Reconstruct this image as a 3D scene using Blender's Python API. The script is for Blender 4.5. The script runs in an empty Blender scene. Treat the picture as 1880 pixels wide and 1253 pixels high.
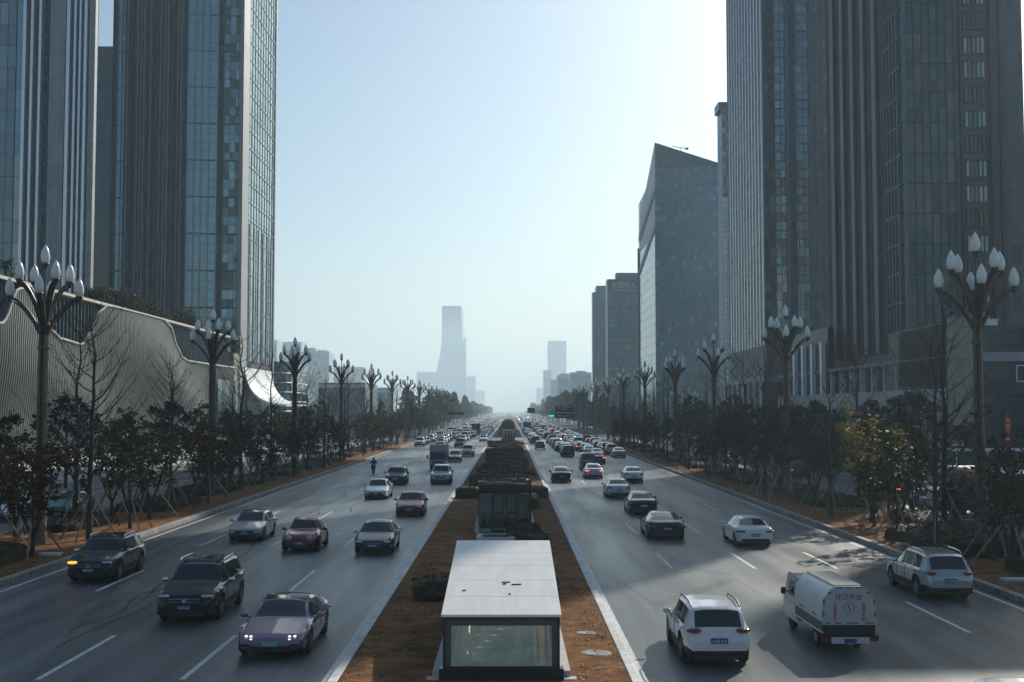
import bpy, math, random
from mathutils import Vector, Matrix, noise
R = math.radians
S = bpy.context.scene
COL = S.collection
rnd = random.Random(7)

# ---------------------------------------------------------------- camera
F = 2250.0; PITCH = math.atan(127.5/F); YAW = 4.4/F; CAMH = 6.7
cam_d = bpy.data.cameras.new("camera"); cam = bpy.data.objects.new("camera", cam_d); COL.objects.link(cam)
cam_d.sensor_width = 36.0; cam_d.lens = F/1880*36.0
cam_d.clip_start = 0.3; cam_d.clip_end = 12000
cam.location = (0, 0, CAMH); cam.rotation_euler = (math.pi/2+PITCH, 0, -YAW)
S.camera = cam

# ---------------------------------------------------------------- light
SUN_AZ, SUN_EL = R(30), R(29)
W = bpy.data.worlds.new("World"); S.world = W; W.use_nodes = True
nt = W.node_tree; bg = nt.nodes['Background']
sky = nt.nodes.new('ShaderNodeTexSky'); sky.sky_type = 'NISHITA'; sky.sun_disc = False
sky.sun_elevation = SUN_EL; sky.sun_rotation = SUN_AZ
sky.altitude = 100; sky.air_density = 1.0; sky.dust_density = 2.2; sky.ozone_density = 2.0
mix = nt.nodes.new('ShaderNodeMix'); mix.data_type = 'RGBA'; mix.blend_type = 'MULTIPLY'
mix.inputs[0].default_value = 1.0; mix.inputs[7].default_value = (0.835, 0.96, 0.995, 1)
nt.links.new(sky.outputs[0], mix.inputs[6]); nt.links.new(mix.outputs[2], bg.inputs[0])
bg.inputs[1].default_value = 0.108
sd = bpy.data.lights.new("sun", 'SUN'); sun = bpy.data.objects.new("sun", sd); COL.objects.link(sun)
sd.energy = 5.0; sd.angle = R(0.6); sd.color = (1.0, 0.93, 0.82)
sdir = Vector((math.sin(SUN_AZ)*math.cos(SUN_EL), math.cos(SUN_AZ)*math.cos(SUN_EL), math.sin(SUN_EL)))
sun.rotation_euler = sdir.to_track_quat('Z', 'Y').to_euler(); sun.location = sdir*300
S.view_settings.view_transform = 'Standard'; S.view_settings.look = 'None'
S.view_settings.exposure = 0.0; S.view_settings.gamma = 1.0
S.render.engine = 'CYCLES'
S.cycles.max_bounces = 6; S.cycles.diffuse_bounces = 3; S.cycles.glossy_bounces = 3
S.cycles.transmission_bounces = 4; S.cycles.transparent_max_bounces = 10; S.cycles.volume_bounces = 2
S.cycles.use_denoising = True; S.cycles.caustics_reflective = False; S.cycles.caustics_refractive = False
S.cycles.sample_clamp_indirect = 4.0

# ---------------------------------------------------------------- helpers
def ray(px, py):
    d = Vector(((px-940)/F, -(py-626.5)/F, -1.0)); d.rotate(cam.rotation_euler); return d
def at(px, py, Y):
    d = ray(px, py); return Vector((0, 0, CAMH)) + d*(Y/d.y)
def gx(px, py, z=0.0):
    d = ray(px, py); t = (z-CAMH)/d.z; return (d.x*t, d.y*t)

class MB:
    def __init__(s): s.v = []; s.f = []; s.m = []
    def add(s, vs, fs, m=0):
        b = len(s.v); s.v += [tuple(p) for p in vs]
        for f in fs: s.f.append([b+i for i in f]); s.m.append(m)
        return s
    def box(s, x0, y0, z0, x1, y1, z1, m=0):
        v = [(x0,y0,z0),(x1,y0,z0),(x1,y1,z0),(x0,y1,z0),(x0,y0,z1),(x1,y0,z1),(x1,y1,z1),(x0,y1,z1)]
        return s.add(v, [(3,2,1,0),(4,5,6,7),(0,1,5,4),(1,2,6,5),(2,3,7,6),(3,0,4,7)], m)
    def obox(s, o, u, n, a0, a1, d0, d1, z0, z1, m=0):
        # box on a facade: o origin, u unit along, n outward unit
        P = lambda a, d, z: (o[0]+u[0]*a+n[0]*d, o[1]+u[1]*a+n[1]*d, z)
        v = [P(a0,d0,z0),P(a1,d0,z0),P(a1,d1,z0),P(a0,d1,z0),P(a0,d0,z1),P(a1,d0,z1),P(a1,d1,z1),P(a0,d1,z1)]
        return s.add(v, [(0,1,2,3),(7,6,5,4),(4,5,1,0),(5,6,2,1),(6,7,3,2),(7,4,0,3)], m)
    def quad(s, a, b, c, d, m=0): return s.add([a,b,c,d], [(0,1,2,3)], m)
    def tube(s, pts, rad, n=6, m=0, cap=True, sx=1.0):
        pts = [Vector(p) for p in pts]
        if not hasattr(rad, '__len__'): rad = [rad]*len(pts)
        b = len(s.v); up = None
        for i, p in enumerate(pts):
            t = (pts[min(i+1, len(pts)-1)] - pts[max(i-1, 0)])
            if t.length < 1e-9: t = Vector((0,0,1))
            t.normalize()
            if up is None: up = Vector((1,0,0)) if abs(t.x) < .8 else Vector((0,1,0))
            a = t.cross(up)
            if a.length < 1e-6: a = t.orthogonal()
            a.normalize(); c = a.cross(t); up = c
            for k in range(n):
                an = 2*math.pi*k/n
                q = p + a*(math.cos(an)*rad[i]*sx) + c*(math.sin(an)*rad[i]); s.v.append(tuple(q))
        for i in range(len(pts)-1):
            for k in range(n):
                s.f.append([b+i*n+k, b+i*n+(k+1)%n, b+(i+1)*n+(k+1)%n, b+(i+1)*n+k]); s.m.append(m)
        if cap:
            s.f.append([b+k for k in range(n)][::-1]); s.m.append(m)
            e = b+(len(pts)-1)*n; s.f.append([e+k for k in range(n)]); s.m.append(m)
        return s
    def lathe(s, prof, c=(0,0,0), n=12, m=0):
        b = len(s.v)
        for r, z in prof:
            for k in range(n):
                a = 2*math.pi*k/n; s.v.append((c[0]+r*math.cos(a), c[1]+r*math.sin(a), c[2]+z))
        for i in range(len(prof)-1):
            for k in range(n):
                s.f.append([b+i*n+k, b+i*n+(k+1)%n, b+(i+1)*n+(k+1)%n, b+(i+1)*n+k]); s.m.append(m)
        s.f.append([b+k for k in range(n)][::-1]); s.m.append(m)
        e = b+(len(prof)-1)*n; s.f.append([e+k for k in range(n)]); s.m.append(m)
        return s
    def wheel(s, x, y, z, r, w, n=20, m=0, prof=None):
        # axle along x
        prof = prof or [(.62*r,-w/2),(.9*r,-w/2),(r,-w*.32),(r,w*.32),(.9*r,w/2),(.62*r,w/2)]
        b = len(s.v)
        for rr, xx in prof:
            for k in range(n):
                a = 2*math.pi*k/n; s.v.append((x+xx, y+rr*math.cos(a), z+rr*math.sin(a)))
        for i in range(len(prof)-1):
            for k in range(n):
                s.f.append([b+i*n+k, b+i*n+(k+1)%n, b+(i+1)*n+(k+1)%n, b+(i+1)*n+k]); s.m.append(m)
        s.f.append([b+k for k in range(n)][::-1]); s.m.append(m)
        e = b+(len(prof)-1)*n; s.f.append([e+k for k in range(n)]); s.m.append(m)
        return s
    def ellip(s, c, r, nu=10, nv=6, m=0, rot=0, p=1.0):
        b = len(s.v); cr, sr = math.cos(rot), math.sin(rot)
        sg = lambda t: math.copysign(abs(t)**p, t)
        for j in range(nv+1):
            ph = -math.pi/2+math.pi*j/nv
            for k in range(nu):
                a = 2*math.pi*k/nu
                x = r[0]*sg(math.cos(ph))*sg(math.cos(a)); y = r[1]*sg(math.cos(ph))*sg(math.sin(a)); z = r[2]*sg(math.sin(ph))
                s.v.append((c[0]+x*cr-y*sr, c[1]+x*sr+y*cr, c[2]+z))
        for j in range(nv):
            for k in range(nu):
                s.f.append([b+j*nu+k, b+j*nu+(k+1)%nu, b+(j+1)*nu+(k+1)%nu, b+(j+1)*nu+k]); s.m.append(m)
        return s
    def merge(s, o, m=0):
        b = len(s.v); s.v += o.v; s.f += [[b+i for i in f] for f in o.f]; s.m += [m]*len(o.f); return s
    def mesh(s, name, mats, smooth=False):
        me = bpy.data.meshes.new(name); me.from_pydata(s.v, [], s.f)
        if not isinstance(mats, (list, tuple)): mats = [mats]
        for x in mats: me.materials.append(x)
        if len(mats) > 1: me.polygons.foreach_set('material_index', s.m)
        if smooth:
            me.polygons.foreach_set('use_smooth', [True]*len(s.f))
            if smooth != 'all':
                try: me.set_sharp_from_angle(angle=R(38))
                except Exception: pass
        me.update(); return me
    def build(s, name, mats, parent=None, smooth=False, **tags):
        o = bpy.data.objects.new(name, s.mesh(name, mats, smooth)); COL.objects.link(o)
        if parent: o.parent = parent
        for k, v in tags.items(): o[k] = v
        return o

def thing(name, label, cat, loc=(0,0,0), rz=0, group=None):
    o = bpy.data.objects.new(name, None); COL.objects.link(o); o.empty_display_size = .3
    o.location = loc; o.rotation_euler = (0,0,rz); o['label'] = label; o['category'] = cat
    if group: o['group'] = group
    return o
def tag(o, label, cat, group=None, kind=None):
    if label: o['label'] = label
    if cat: o['category'] = cat
    if group: o['group'] = group
    if kind: o['kind'] = kind
    return o
def struct(o): o['kind'] = 'structure'; return o
KIDS = {}
def index_kids():
    KIDS.clear()
    for o in bpy.data.objects:
        if o.parent: KIDS.setdefault(o.parent.name, []).append(o)
def dup(root, loc, rz=0, label=None, group=None, scale=None):
    kids = KIDS if root.name in KIDS else None
    def kids_of(o): return [c for c in bpy.data.objects if c.parent == o] if kids is None else KIDS.get(o.name, [])
    r = root.copy(); COL.objects.link(r); r.location = loc; r.rotation_euler = (0,0,rz)
    if scale: r.scale = (scale,)*3 if not hasattr(scale, '__len__') else scale
    if label: r['label'] = label
    if group: r['group'] = group
    for c in kids_of(root):
        d = c.copy(); COL.objects.link(d); d.parent = r
        for g in kids_of(c):
            e = g.copy(); COL.objects.link(e); e.parent = d
    return r

# ---------------------------------------------------------------- materials
def nodes_of(name):
    m = bpy.data.materials.new(name); m.use_nodes = True
    n = m.node_tree.nodes; l = m.node_tree.links; b = n['Principled BSDF']; return m, n, l, b
def N(n, t, **k):
    x = n.new(t)
    for a, b in k.items(): setattr(x, a, b)
    return x
def mat(name, col, rough=.6, metal=0, var=.15, scale=3.0, bump=0.0, bscale=40, coat=0, ior=1.45, spec=.5, stretch=None, emit=None, es=1, island=0.0):
    m, n, l, b = nodes_of(name)
    b.inputs['Roughness'].default_value = rough; b.inputs['Metallic'].default_value = metal
    b.inputs['IOR'].default_value = ior; b.inputs['Specular IOR Level'].default_value = spec
    b.inputs['Coat Weight'].default_value = coat; b.inputs['Coat Roughness'].default_value = .06
    tc = N(n, 'ShaderNodeTexCoord'); mp = N(n, 'ShaderNodeMapping')
    l.new(tc.outputs['Object'], mp.inputs[0])
    if stretch: mp.inputs['Scale'].default_value = stretch
    no = N(n, 'ShaderNodeTexNoise'); no.inputs['Scale'].default_value = scale; no.inputs['Detail'].default_value = 5
    l.new(mp.outputs[0], no.inputs[0])
    hs = N(n, 'ShaderNodeHueSaturation'); hs.inputs['Color'].default_value = (*col, 1)
    mr = N(n, 'ShaderNodeMapRange'); mr.inputs['From Min'].default_value = .25; mr.inputs['From Max'].default_value = .75
    mr.inputs['To Min'].default_value = 1-var; mr.inputs['To Max'].default_value = 1+var
    l.new(no.outputs[0], mr.inputs[0])
    val = mr.outputs[0]
    if island:
        g = N(n, 'ShaderNodeNewGeometry'); mr2 = N(n, 'ShaderNodeMapRange')
        mr2.inputs['To Min'].default_value = 1-island; mr2.inputs['To Max'].default_value = 1+island
        l.new(g.outputs['Random Per Island'], mr2.inputs[0])
        mu = N(n, 'ShaderNodeMath', operation='MULTIPLY'); l.new(val, mu.inputs[0]); l.new(mr2.outputs[0], mu.inputs[1]); val = mu.outputs[0]
    l.new(val, hs.inputs['Value']); l.new(hs.outputs[0], b.inputs['Base Color'])
    if bump:
        n2 = N(n, 'ShaderNodeTexNoise'); n2.inputs['Scale'].default_value = bscale; n2.inputs['Detail'].default_value = 4
        l.new(mp.outputs[0], n2.inputs[0]); bu = N(n, 'ShaderNodeBump'); bu.inputs['Strength'].default_value = bump
        bu.inputs['Distance'].default_value = .05
        l.new(n2.outputs[0], bu.inputs['Height']); l.new(bu.outputs[0], b.inputs['Normal'])
    if emit: b.inputs['Emission Color'].default_value = (*emit, 1); b.inputs['Emission Strength'].default_value = es
    return m
def glass_panes(name, col, col2, rough=.08, ior=1.9, p2=.12, metal=0.0, wob=0.0, lo=.78, hi=1.28):
    """opaque-looking coated facade glass; a few panes lighter (blinds)"""
    m, n, l, b = nodes_of(name)
    b.inputs['Roughness'].default_value = rough; b.inputs['IOR'].default_value = ior; b.inputs['Metallic'].default_value = metal
    b.inputs['Specular Tint'].default_value = (.58, .90, 1.0, 1)
    g = N(n, 'ShaderNodeNewGeometry'); r1 = N(n, 'ShaderNodeMapRange')
    r1.inputs['To Min'].default_value = lo; r1.inputs['To Max'].default_value = hi
    wn = N(n, 'ShaderNodeTexWhiteNoise', noise_dimensions='1D'); l.new(g.outputs['Random Per Island'], wn.inputs['W'])
    l.new(wn.outputs['Value'], r1.inputs[0])
    st = N(n, 'ShaderNodeMath', operation='GREATER_THAN'); st.inputs[1].default_value = 1-p2
    l.new(g.outputs['Random Per Island'], st.inputs[0])
    mx = N(n, 'ShaderNodeMix', data_type='RGBA'); mx.inputs[6].default_value = (*col, 1); mx.inputs[7].default_value = (*col2, 1)
    l.new(st.outputs[0], mx.inputs[0])
    hs = N(n, 'ShaderNodeHueSaturation'); l.new(mx.outputs[2], hs.inputs['Color']); l.new(r1.outputs[0], hs.inputs['Value'])
    l.new(hs.outputs[0], b.inputs['Base Color'])
    if wob:
        tc = N(n, 'ShaderNodeTexCoord'); no = N(n, 'ShaderNodeTexNoise'); no.inputs['Scale'].default_value = .9
        no.inputs['Detail'].default_value = 1.5; l.new(tc.outputs['Object'], no.inputs[0])
        bu = N(n, 'ShaderNodeBump'); bu.inputs['Strength'].default_value = wob; bu.inputs['Distance'].default_value = .05
        l.new(no.outputs[0], bu.inputs['Height']); l.new(bu.outputs[0], b.inputs['Normal'])
    return m
def clear_glass(name, tint=(.75,.9,.88), refl=.6):
    m, n, l, b = nodes_of(name); n.remove(b)
    out = n['Material Output']; t = N(n, 'ShaderNodeBsdfTransparent'); t.inputs[0].default_value = (*tint, 1)
    gl = N(n, 'ShaderNodeBsdfGlossy'); gl.inputs['Roughness'].default_value = .03
    fr = N(n, 'ShaderNodeFresnel'); fr.inputs[0].default_value = 1.5
    mu = N(n, 'ShaderNodeMath', operation='MULTIPLY_ADD'); mu.inputs[1].default_value = 1.0; mu.inputs[2].default_value = .03
    l.new(fr.outputs[0], mu.inputs[0])
    ms = N(n, 'ShaderNodeMixShader'); l.new(mu.outputs[0], ms.inputs[0]); l.new(t.outputs[0], ms.inputs[1]); l.new(gl.outputs[0], ms.inputs[2])
    l.new(ms.outputs[0], out.inputs['Surface']); return m

def asphalt():
    m, n, l, b = nodes_of('asphalt')
    tc = N(n, 'ShaderNodeTexCoord')
    def noise_(scale, detail, st=(1,1,1)):
        mp = N(n, 'ShaderNodeMapping'); mp.inputs['Scale'].default_value = st; l.new(tc.outputs['Object'], mp.inputs[0])
        x = N(n, 'ShaderNodeTexNoise'); x.inputs['Scale'].default_value = scale; x.inputs['Detail'].default_value = detail
        l.new(mp.outputs[0], x.inputs[0]); return x.outputs[0]
    def rng(x, a, b_, c, d):
        r = N(n, 'ShaderNodeMapRange'); r.inputs['From Min'].default_value = a; r.inputs['From Max'].default_value = b_
        r.inputs['To Min'].default_value = c; r.inputs['To Max'].default_value = d; l.new(x, r.inputs[0]); return r.outputs[0]
    def mul(a, b_):
        x = N(n, 'ShaderNodeMath', operation='MULTIPLY'); l.new(a, x.inputs[0]); l.new(b_, x.inputs[1]); return x.outputs[0]
    broad = rng(noise_(.12, 4, (1, .35, 1)), .3, .7, .8, 1.2)
    streak = rng(noise_(1.1, 3, (1, .03, 1)), .38, .62, .60, 1.30)      # wheel tracks along the lanes
    fine = rng(noise_(22, 3), .3, .7, .6, 1.5)
    # repaired cracks: thin dark lines
    v = N(n, 'ShaderNodeTexVoronoi', feature='DISTANCE_TO_EDGE'); v.inputs['Scale'].default_value = .11
    mp = N(n, 'ShaderNodeMapping'); mp.inputs['Scale'].default_value = (1.6, .5, 1); l.new(tc.outputs['Object'], mp.inputs[0])
    ad = N(n, 'ShaderNodeMix', data_type='VECTOR') if False else None
    l.new(mp.outputs[0], v.inputs['Vector'])
    msk = rng(noise_(.06, 2), .44, .5, 0, 1)
    cr = rng(v.outputs[0], .008, .02, .5, 1.0)
    crm = N(n, 'ShaderNodeMix', data_type='FLOAT'); l.new(msk, crm.inputs[0]); crm.inputs[2].default_value = 1.0; l.new(cr, crm.inputs[3])
    patch = rng(noise_(.10, 2, (1, .6, 1)), .60, .61, 1.0, .72)
    val = mul(mul(mul(broad, streak), fine), mul(crm.outputs[0], patch))
    hs = N(n, 'ShaderNodeHueSaturation'); hs.inputs['Color'].default_value = (.088, .101, .105, 1); l.new(val, hs.inputs['Value'])
    l.new(hs.outputs[0], b.inputs['Base Color'])
    rr = rng(noise_(.5, 4, (1, .12, 1)), .3, .7, .33, .52); l.new(rr, b.inputs['Roughness'])
    b.inputs['Specular IOR Level'].default_value = .5
    bu = N(n, 'ShaderNodeBump'); bu.inputs['Strength'].default_value = .25; bu.inputs['Distance'].default_value = .01
    l.new(noise_(70, 3), bu.inputs['Height']); l.new(bu.outputs[0], b.inputs['Normal'])
    return m
def mulch():
    m, n, l, b = nodes_of('mulch')
    tc = N(n, 'ShaderNodeTexCoord')
    a = N(n, 'ShaderNodeTexNoise'); a.inputs['Scale'].default_value = .55; a.inputs['Detail'].default_value = 6; l.new(tc.outputs['Object'], a.inputs[0])
    mp = N(n, 'ShaderNodeMapping'); mp.inputs['Scale'].default_value = (.7, 2.2, 1); l.new(tc.outputs['Object'], mp.inputs[0])
    c = N(n, 'ShaderNodeTexNoise'); c.inputs['Scale'].default_value = 5; c.inputs['Detail'].default_value = 8; c.inputs['Roughness'].default_value = .75; l.new(mp.outputs[0], c.inputs[0])
    r = N(n, 'ShaderNodeValToRGB'); e = r.color_ramp.elements
    e[0].position = .36; e[0].color = (.05, .036, .018, 1); e[1].position = .62; e[1].color = (.35, .165, .066, 1)
    x = e.new(.5); x.color = (.20, .092, .036, 1)
    d_ = N(n, 'ShaderNodeTexNoise'); d_.inputs['Scale'].default_value = 1.3; d_.inputs['Detail'].default_value = 5; l.new(tc.outputs['Object'], d_.inputs[0])
    av = N(n, 'ShaderNodeMix', data_type='FLOAT'); av.inputs[0].default_value = .45; l.new(c.outputs[0], av.inputs[2]); l.new(d_.outputs[0], av.inputs[3])
    l.new(av.outputs[0], r.inputs[0])
    r2 = N(n, 'ShaderNodeValToRGB'); e = r2.color_ramp.elements
    e[0].position = .60; e[0].color = (0,0,0,1); e[1].position = .78; e[1].color = (1,1,1,1); l.new(a.outputs[0], r2.inputs[0])
    mx = N(n, 'ShaderNodeMix', data_type='RGBA'); l.new(r2.outputs[0], mx.inputs[0]); l.new(r.outputs[0], mx.inputs[6]); mx.inputs[7].default_value = (.085, .075, .022, 1)
    l.new(mx.outputs[2], b.inputs['Base Color']); b.inputs['Roughness'].default_value = .95; b.inputs['Specular IOR Level'].default_value = .1
    bu = N(n, 'ShaderNodeBump'); bu.inputs['Strength'].default_value = .9; bu.inputs['Distance'].default_value = .08
    l.new(c.outputs[0], bu.inputs['Height']); l.new(bu.outputs[0], b.inputs['Normal']); return m
def blocks(name, col, period, axis=1, joint=.03, rough=.8, other=None, mortar=.35):
    """stone with joints every `period` metres along an axis (and a second period on another axis)"""
    m, n, l, b = nodes_of(name); tc = N(n, 'ShaderNodeTexCoord'); sp = N(n, 'ShaderNodeSeparateXYZ'); l.new(tc.outputs['Object'], sp.inputs[0])
    def line(ax, per):
        a = N(n, 'ShaderNodeMath', operation='DIVIDE'); a.inputs[1].default_value = per; l.new(sp.outputs[ax], a.inputs[0])
        fr = N(n, 'ShaderNodeMath', operation='FRACT'); l.new(a.outputs[0], fr.inputs[0])
        lt = N(n, 'ShaderNodeMath', operation='LESS_THAN'); lt.inputs[1].default_value = joint/per; l.new(fr.outputs[0], lt.inputs[0])
        fl = N(n, 'ShaderNodeMath', operation='FLOOR'); l.new(a.outputs[0], fl.inputs[0]); return lt.outputs[0], fl.outputs[0]
    lt, fl = line(axis, period)
    wn = N(n, 'ShaderNodeTexWhiteNoise', noise_dimensions='2D')
    cb = N(n, 'ShaderNodeCombineXYZ'); l.new(fl, cb.inputs[0])
    if other:
        lt2, fl2 = line(*other); mx2 = N(n, 'ShaderNodeMath', operation='MAXIMUM'); l.new(lt, mx2.inputs[0]); l.new(lt2, mx2.inputs[1]); lt = mx2.outputs[0]
        l.new(fl2, cb.inputs[1])
    l.new(cb.outputs[0], wn.inputs[0])
    r = N(n, 'ShaderNodeMapRange'); r.inputs['To Min'].default_value = .86; r.inputs['To Max'].default_value = 1.12; l.new(wn.outputs['Value'], r.inputs[0])
    no = N(n, 'ShaderNodeTexNoise'); no.inputs['Scale'].default_value = 2.5; no.inputs['Detail'].default_value = 7; l.new(tc.outputs['Object'], no.inputs[0])
    r3 = N(n, 'ShaderNodeMapRange'); r3.inputs['From Min'].default_value = .3; r3.inputs['From Max'].default_value = .7; r3.inputs['To Min'].default_value = .75; r3.inputs['To Max'].default_value = 1.15; l.new(no.outputs[0], r3.inputs[0])
    mu = N(n, 'ShaderNodeMath', operation='MULTIPLY'); l.new(r.outputs[0], mu.inputs[0]); l.new(r3.outputs[0], mu.inputs[1])
    mm = N(n, 'ShaderNodeMix', data_type='FLOAT'); l.new(lt, mm.inputs[0]); l.new(mu.outputs[0], mm.inputs[2]); mm.inputs[3].default_value = mortar
    hs = N(n, 'ShaderNodeHueSaturation'); hs.inputs['Color'].default_value = (*col, 1); l.new(mm.outputs[0], hs.inputs['Value'])
    l.new(hs.outputs[0], b.inputs['Base Color']); b.inputs['Roughness'].default_value = rough; return m
def leafmat(name, c1, c2, trans=.25):
    m, n, l, b = nodes_of(name); g = N(n, 'ShaderNodeNewGeometry')
    mx = N(n, 'ShaderNodeMix', data_type='RGBA'); mx.inputs[6].default_value = (*c1, 1); mx.inputs[7].default_value = (*c2, 1)
    tc = N(n, 'ShaderNodeTexCoord'); no = N(n, 'ShaderNodeTexNoise'); no.inputs['Scale'].default_value = .9; l.new(tc.outputs['Object'], no.inputs[0])
    ad = N(n, 'ShaderNodeMath', operation='ADD'); l.new(g.outputs['Random Per Island'], ad.inputs[0]); l.new(no.outputs[0], ad.inputs[1])
    mr = N(n, 'ShaderNodeMapRange'); mr.inputs['From Min'].default_value = .35; mr.inputs['From Max'].default_value = 1.45; l.new(ad.outputs[0], mr.inputs[0])
    l.new(mr.outputs[0], mx.inputs[0]); l.new(mx.outputs[2], b.inputs['Base Color'])
    b.inputs['Roughness'].default_value = .55; b.inputs['Specular IOR Level'].default_value = .12
    b.inputs['Subsurface Weight'].default_value = 0
    tr = N(n, 'ShaderNodeBsdfTranslucent'); l.new(mx.outputs[2], tr.inputs[0])
    ms = N(n, 'ShaderNodeMixShader'); ms.inputs[0].default_value = trans; out = n['Material Output']
    l.new(b.outputs[0], ms.inputs[1]); l.new(tr.outputs[0], ms.inputs[2]); l.new(ms.outputs[0], out.inputs['Surface']); return m

M = {}
M['asphalt'] = asphalt(); M['mulch'] = mulch()
M['white_line'] = mat('road_paint', (.55,.57,.56), .6, var=.35, scale=6)
M['kerb'] = blocks('kerb_stone', (.27,.26,.24), 1.0, 1, .05, mortar=.25)
M['median_kerb'] = blocks('pale_kerb', (.62,.62,.60), 2.0, 1, .02, mortar=.6)
M['seam'] = mat('dark_seam', (.02,.02,.02), .9)
M['paving'] = blocks('paving', (.20,.21,.22), .8, 1, .03, other=(0,1.2), mortar=.7)
M['soil'] = mat('soil', (.06,.055,.045), .95, var=.3, scale=.2)
M['dark_granite'] = mat('dark_granite', (.018,.018,.020), .35, var=.3, scale=60)
M['concrete'] = mat('concrete', (.30,.29,.28), .85, var=.2, bump=.2)
M['pale_concrete'] = mat('pale_concrete', (.50,.50,.48), .8, var=.12)
M['white_roof'] = mat('white_roof_sheet', (.90,.89,.87), .38, var=.10, scale=1.2, stretch=(3,.5,1))
_m = M['white_roof'].node_tree; _b = _m.nodes['Principled BSDF']; _t = _m.nodes.new('ShaderNodeBsdfTranslucent'); _t.inputs[0].default_value = (.8,.85,.82,1)
_x = _m.nodes.new('ShaderNodeMixShader'); _x.inputs[0].default_value = .28; _m.links.new(_b.outputs[0], _x.inputs[1]); _m.links.new(_t.outputs[0], _x.inputs[2]); _m.links.new(_x.outputs[0], _m.nodes['Material Output'].inputs[0])
M['rust'] = mat('rust_seam', (.42,.24,.14), .8, var=.4, scale=6)
M['dark_metal'] = mat('dark_metal', (.035,.037,.040), .45, .3)
M['brown_metal'] = mat('brown_door_metal', (.06,.035,.028), .5, .2)
M['steel'] = mat('steel', (.5,.52,.53), .3, .9)
M['green_panel'] = mat('pale_green_panel', (.50,.62,.56), .5, var=.1)
M['cream_panel'] = mat('cream_panel', (.62,.72,.62), .5, var=.1)
M['clear'] = clear_glass('clear_glass')
M['dkglass'] = clear_glass('dark_clear_glass', (.58,.70,.70))
def pale_sheen(name, col, k):
    m = clear_glass(name, (.85,.95,.92)); n, l = m.node_tree.nodes, m.node_tree.links; out = n['Material Output']; old = out.inputs[0].links[0].from_socket
    d = N(n, 'ShaderNodeBsdfDiffuse'); d.inputs[0].default_value = (*col, 1); t = N(n, 'ShaderNodeBsdfTranslucent'); t.inputs[0].default_value = (*col, 1)
    a = N(n, 'ShaderNodeMixShader'); a.inputs[0].default_value = .12; l.new(d.outputs[0], a.inputs[1]); l.new(t.outputs[0], a.inputs[2])
    tc = N(n, 'ShaderNodeTexCoord'); no = N(n, 'ShaderNodeTexNoise'); no.inputs['Scale'].default_value = 1.6; no.inputs['Detail'].default_value = 5; l.new(tc.outputs['Object'], no.inputs[0])
    mr = N(n, 'ShaderNodeMapRange'); mr.inputs['From Min'].default_value = .3; mr.inputs['From Max'].default_value = .7; mr.inputs['To Min'].default_value = k-.2; mr.inputs['To Max'].default_value = k+.2; l.new(no.outputs[0], mr.inputs[0])
    b = N(n, 'ShaderNodeMixShader'); l.new(mr.outputs[0], b.inputs[0]); l.new(old, b.inputs[1]); l.new(a.outputs[0], b.inputs[2]); l.new(b.outputs[0], out.inputs[0]); return m
M['pale_sheen'] = pale_sheen('painted_sheen_glass', (.84,.95,.86), .42)  # pale diffuse share puts the bright reflection of the glass into its colour
M['bark'] = mat('bark', (.055,.045,.036), .95, var=.35, scale=8, bump=.6, bscale=12)
M['stake'] = mat('stake_wood', (.21,.18,.14), .9, var=.4, scale=2, island=.5)
M['leaf'] = leafmat('evergreen_leaf', (.016,.022,.010), (.060,.066,.018))
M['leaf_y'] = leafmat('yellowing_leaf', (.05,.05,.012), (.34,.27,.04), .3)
M['leaf_r'] = leafmat('rust_leaf', (.045,.022,.012), (.13,.055,.022))
M['litter'] = leafmat('dry_leaf_litter', (.10,.045,.02), (.42,.27,.13), .1)
M['leaf_d'] = leafmat('dark_leaf', (.012,.018,.011), (.035,.046,.024))
M['leaf_far'] = leafmat('conifer_leaf', (.020,.032,.020), (.055,.07,.035))
M['hedge'] = leafmat('hedge_leaf', (.026,.023,.015), (.095,.072,.045), .15)
M['lamp_metal'] = mat('lamp_bronze', (.115,.095,.078), .42, .45, var=.2, scale=1.5)
M['globe'] = mat('opal_glass', (.78,.82,.80), .25, var=.05, coat=.3)
# ================================================================ ground and roads
HOLE = (-1.70, 1.30, 30.6, 39.4)                     # stairwell of the nearest kiosk
def sheet(name, x0, x1, y0, y1, z, m, hole=False):
    b = MB()
    if hole:
        hx0, hx1, hy0, hy1 = HOLE
        xs = [x0, hx0, hx1, x1]; ys = [y0, hy0, hy1, y1]
        for i in range(3):
            for j in range(3):
                if i == 1 and j == 1: continue
                b.quad((xs[i],ys[j],z),(xs[i+1],ys[j],z),(xs[i+1],ys[j+1],z),(xs[i],ys[j+1],z))
    else: b.quad((x0,y0,z),(x1,y0,z),(x1,y1,z),(x0,y1,z))
    return struct(b.build(name, m))
XL, XR = -19.35, 17.75          # outer kerb faces
ML, MR = -4.42, 3.20            # median kerb faces
sheet('ground', -2600, 2600, -420, 5600, -.02, M['soil'], True)
sheet('road', XL, ML, -60, 276, 0, M['asphalt']); sheet('road', MR, XR, -60, 276, 0, M['asphalt'])
sheet('crossing_road', -300, 300, 276, 306, 0, M['asphalt'])
sheet('road', XL-1.5, ML, 306, 5500, 0, M['asphalt']); sheet('road', MR, XR+1.5, 306, 5500, 0, M['asphalt'])
sheet('side_road', -34.9, -27.1, -60, 276, .004, M['asphalt']); sheet('side_road', 26.0, 34.0, -60, 276, .004, M['asphalt'])
sheet('plaza', -300, -35.1, -60, 276, .12, M['paving']); sheet('plaza', 34.2, 300, -60, 276, .12, M['paving'])
sheet('median_bed', ML+.24, MR-.24, -60, 262, .14, M['mulch'], True)
sheet('verge_bed', -26.9, XL-.32, -60, 262, .16, M['mulch']); sheet('verge_bed', XR+.32, 25.8, -60, 262, .16, M['mulch'])
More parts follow.
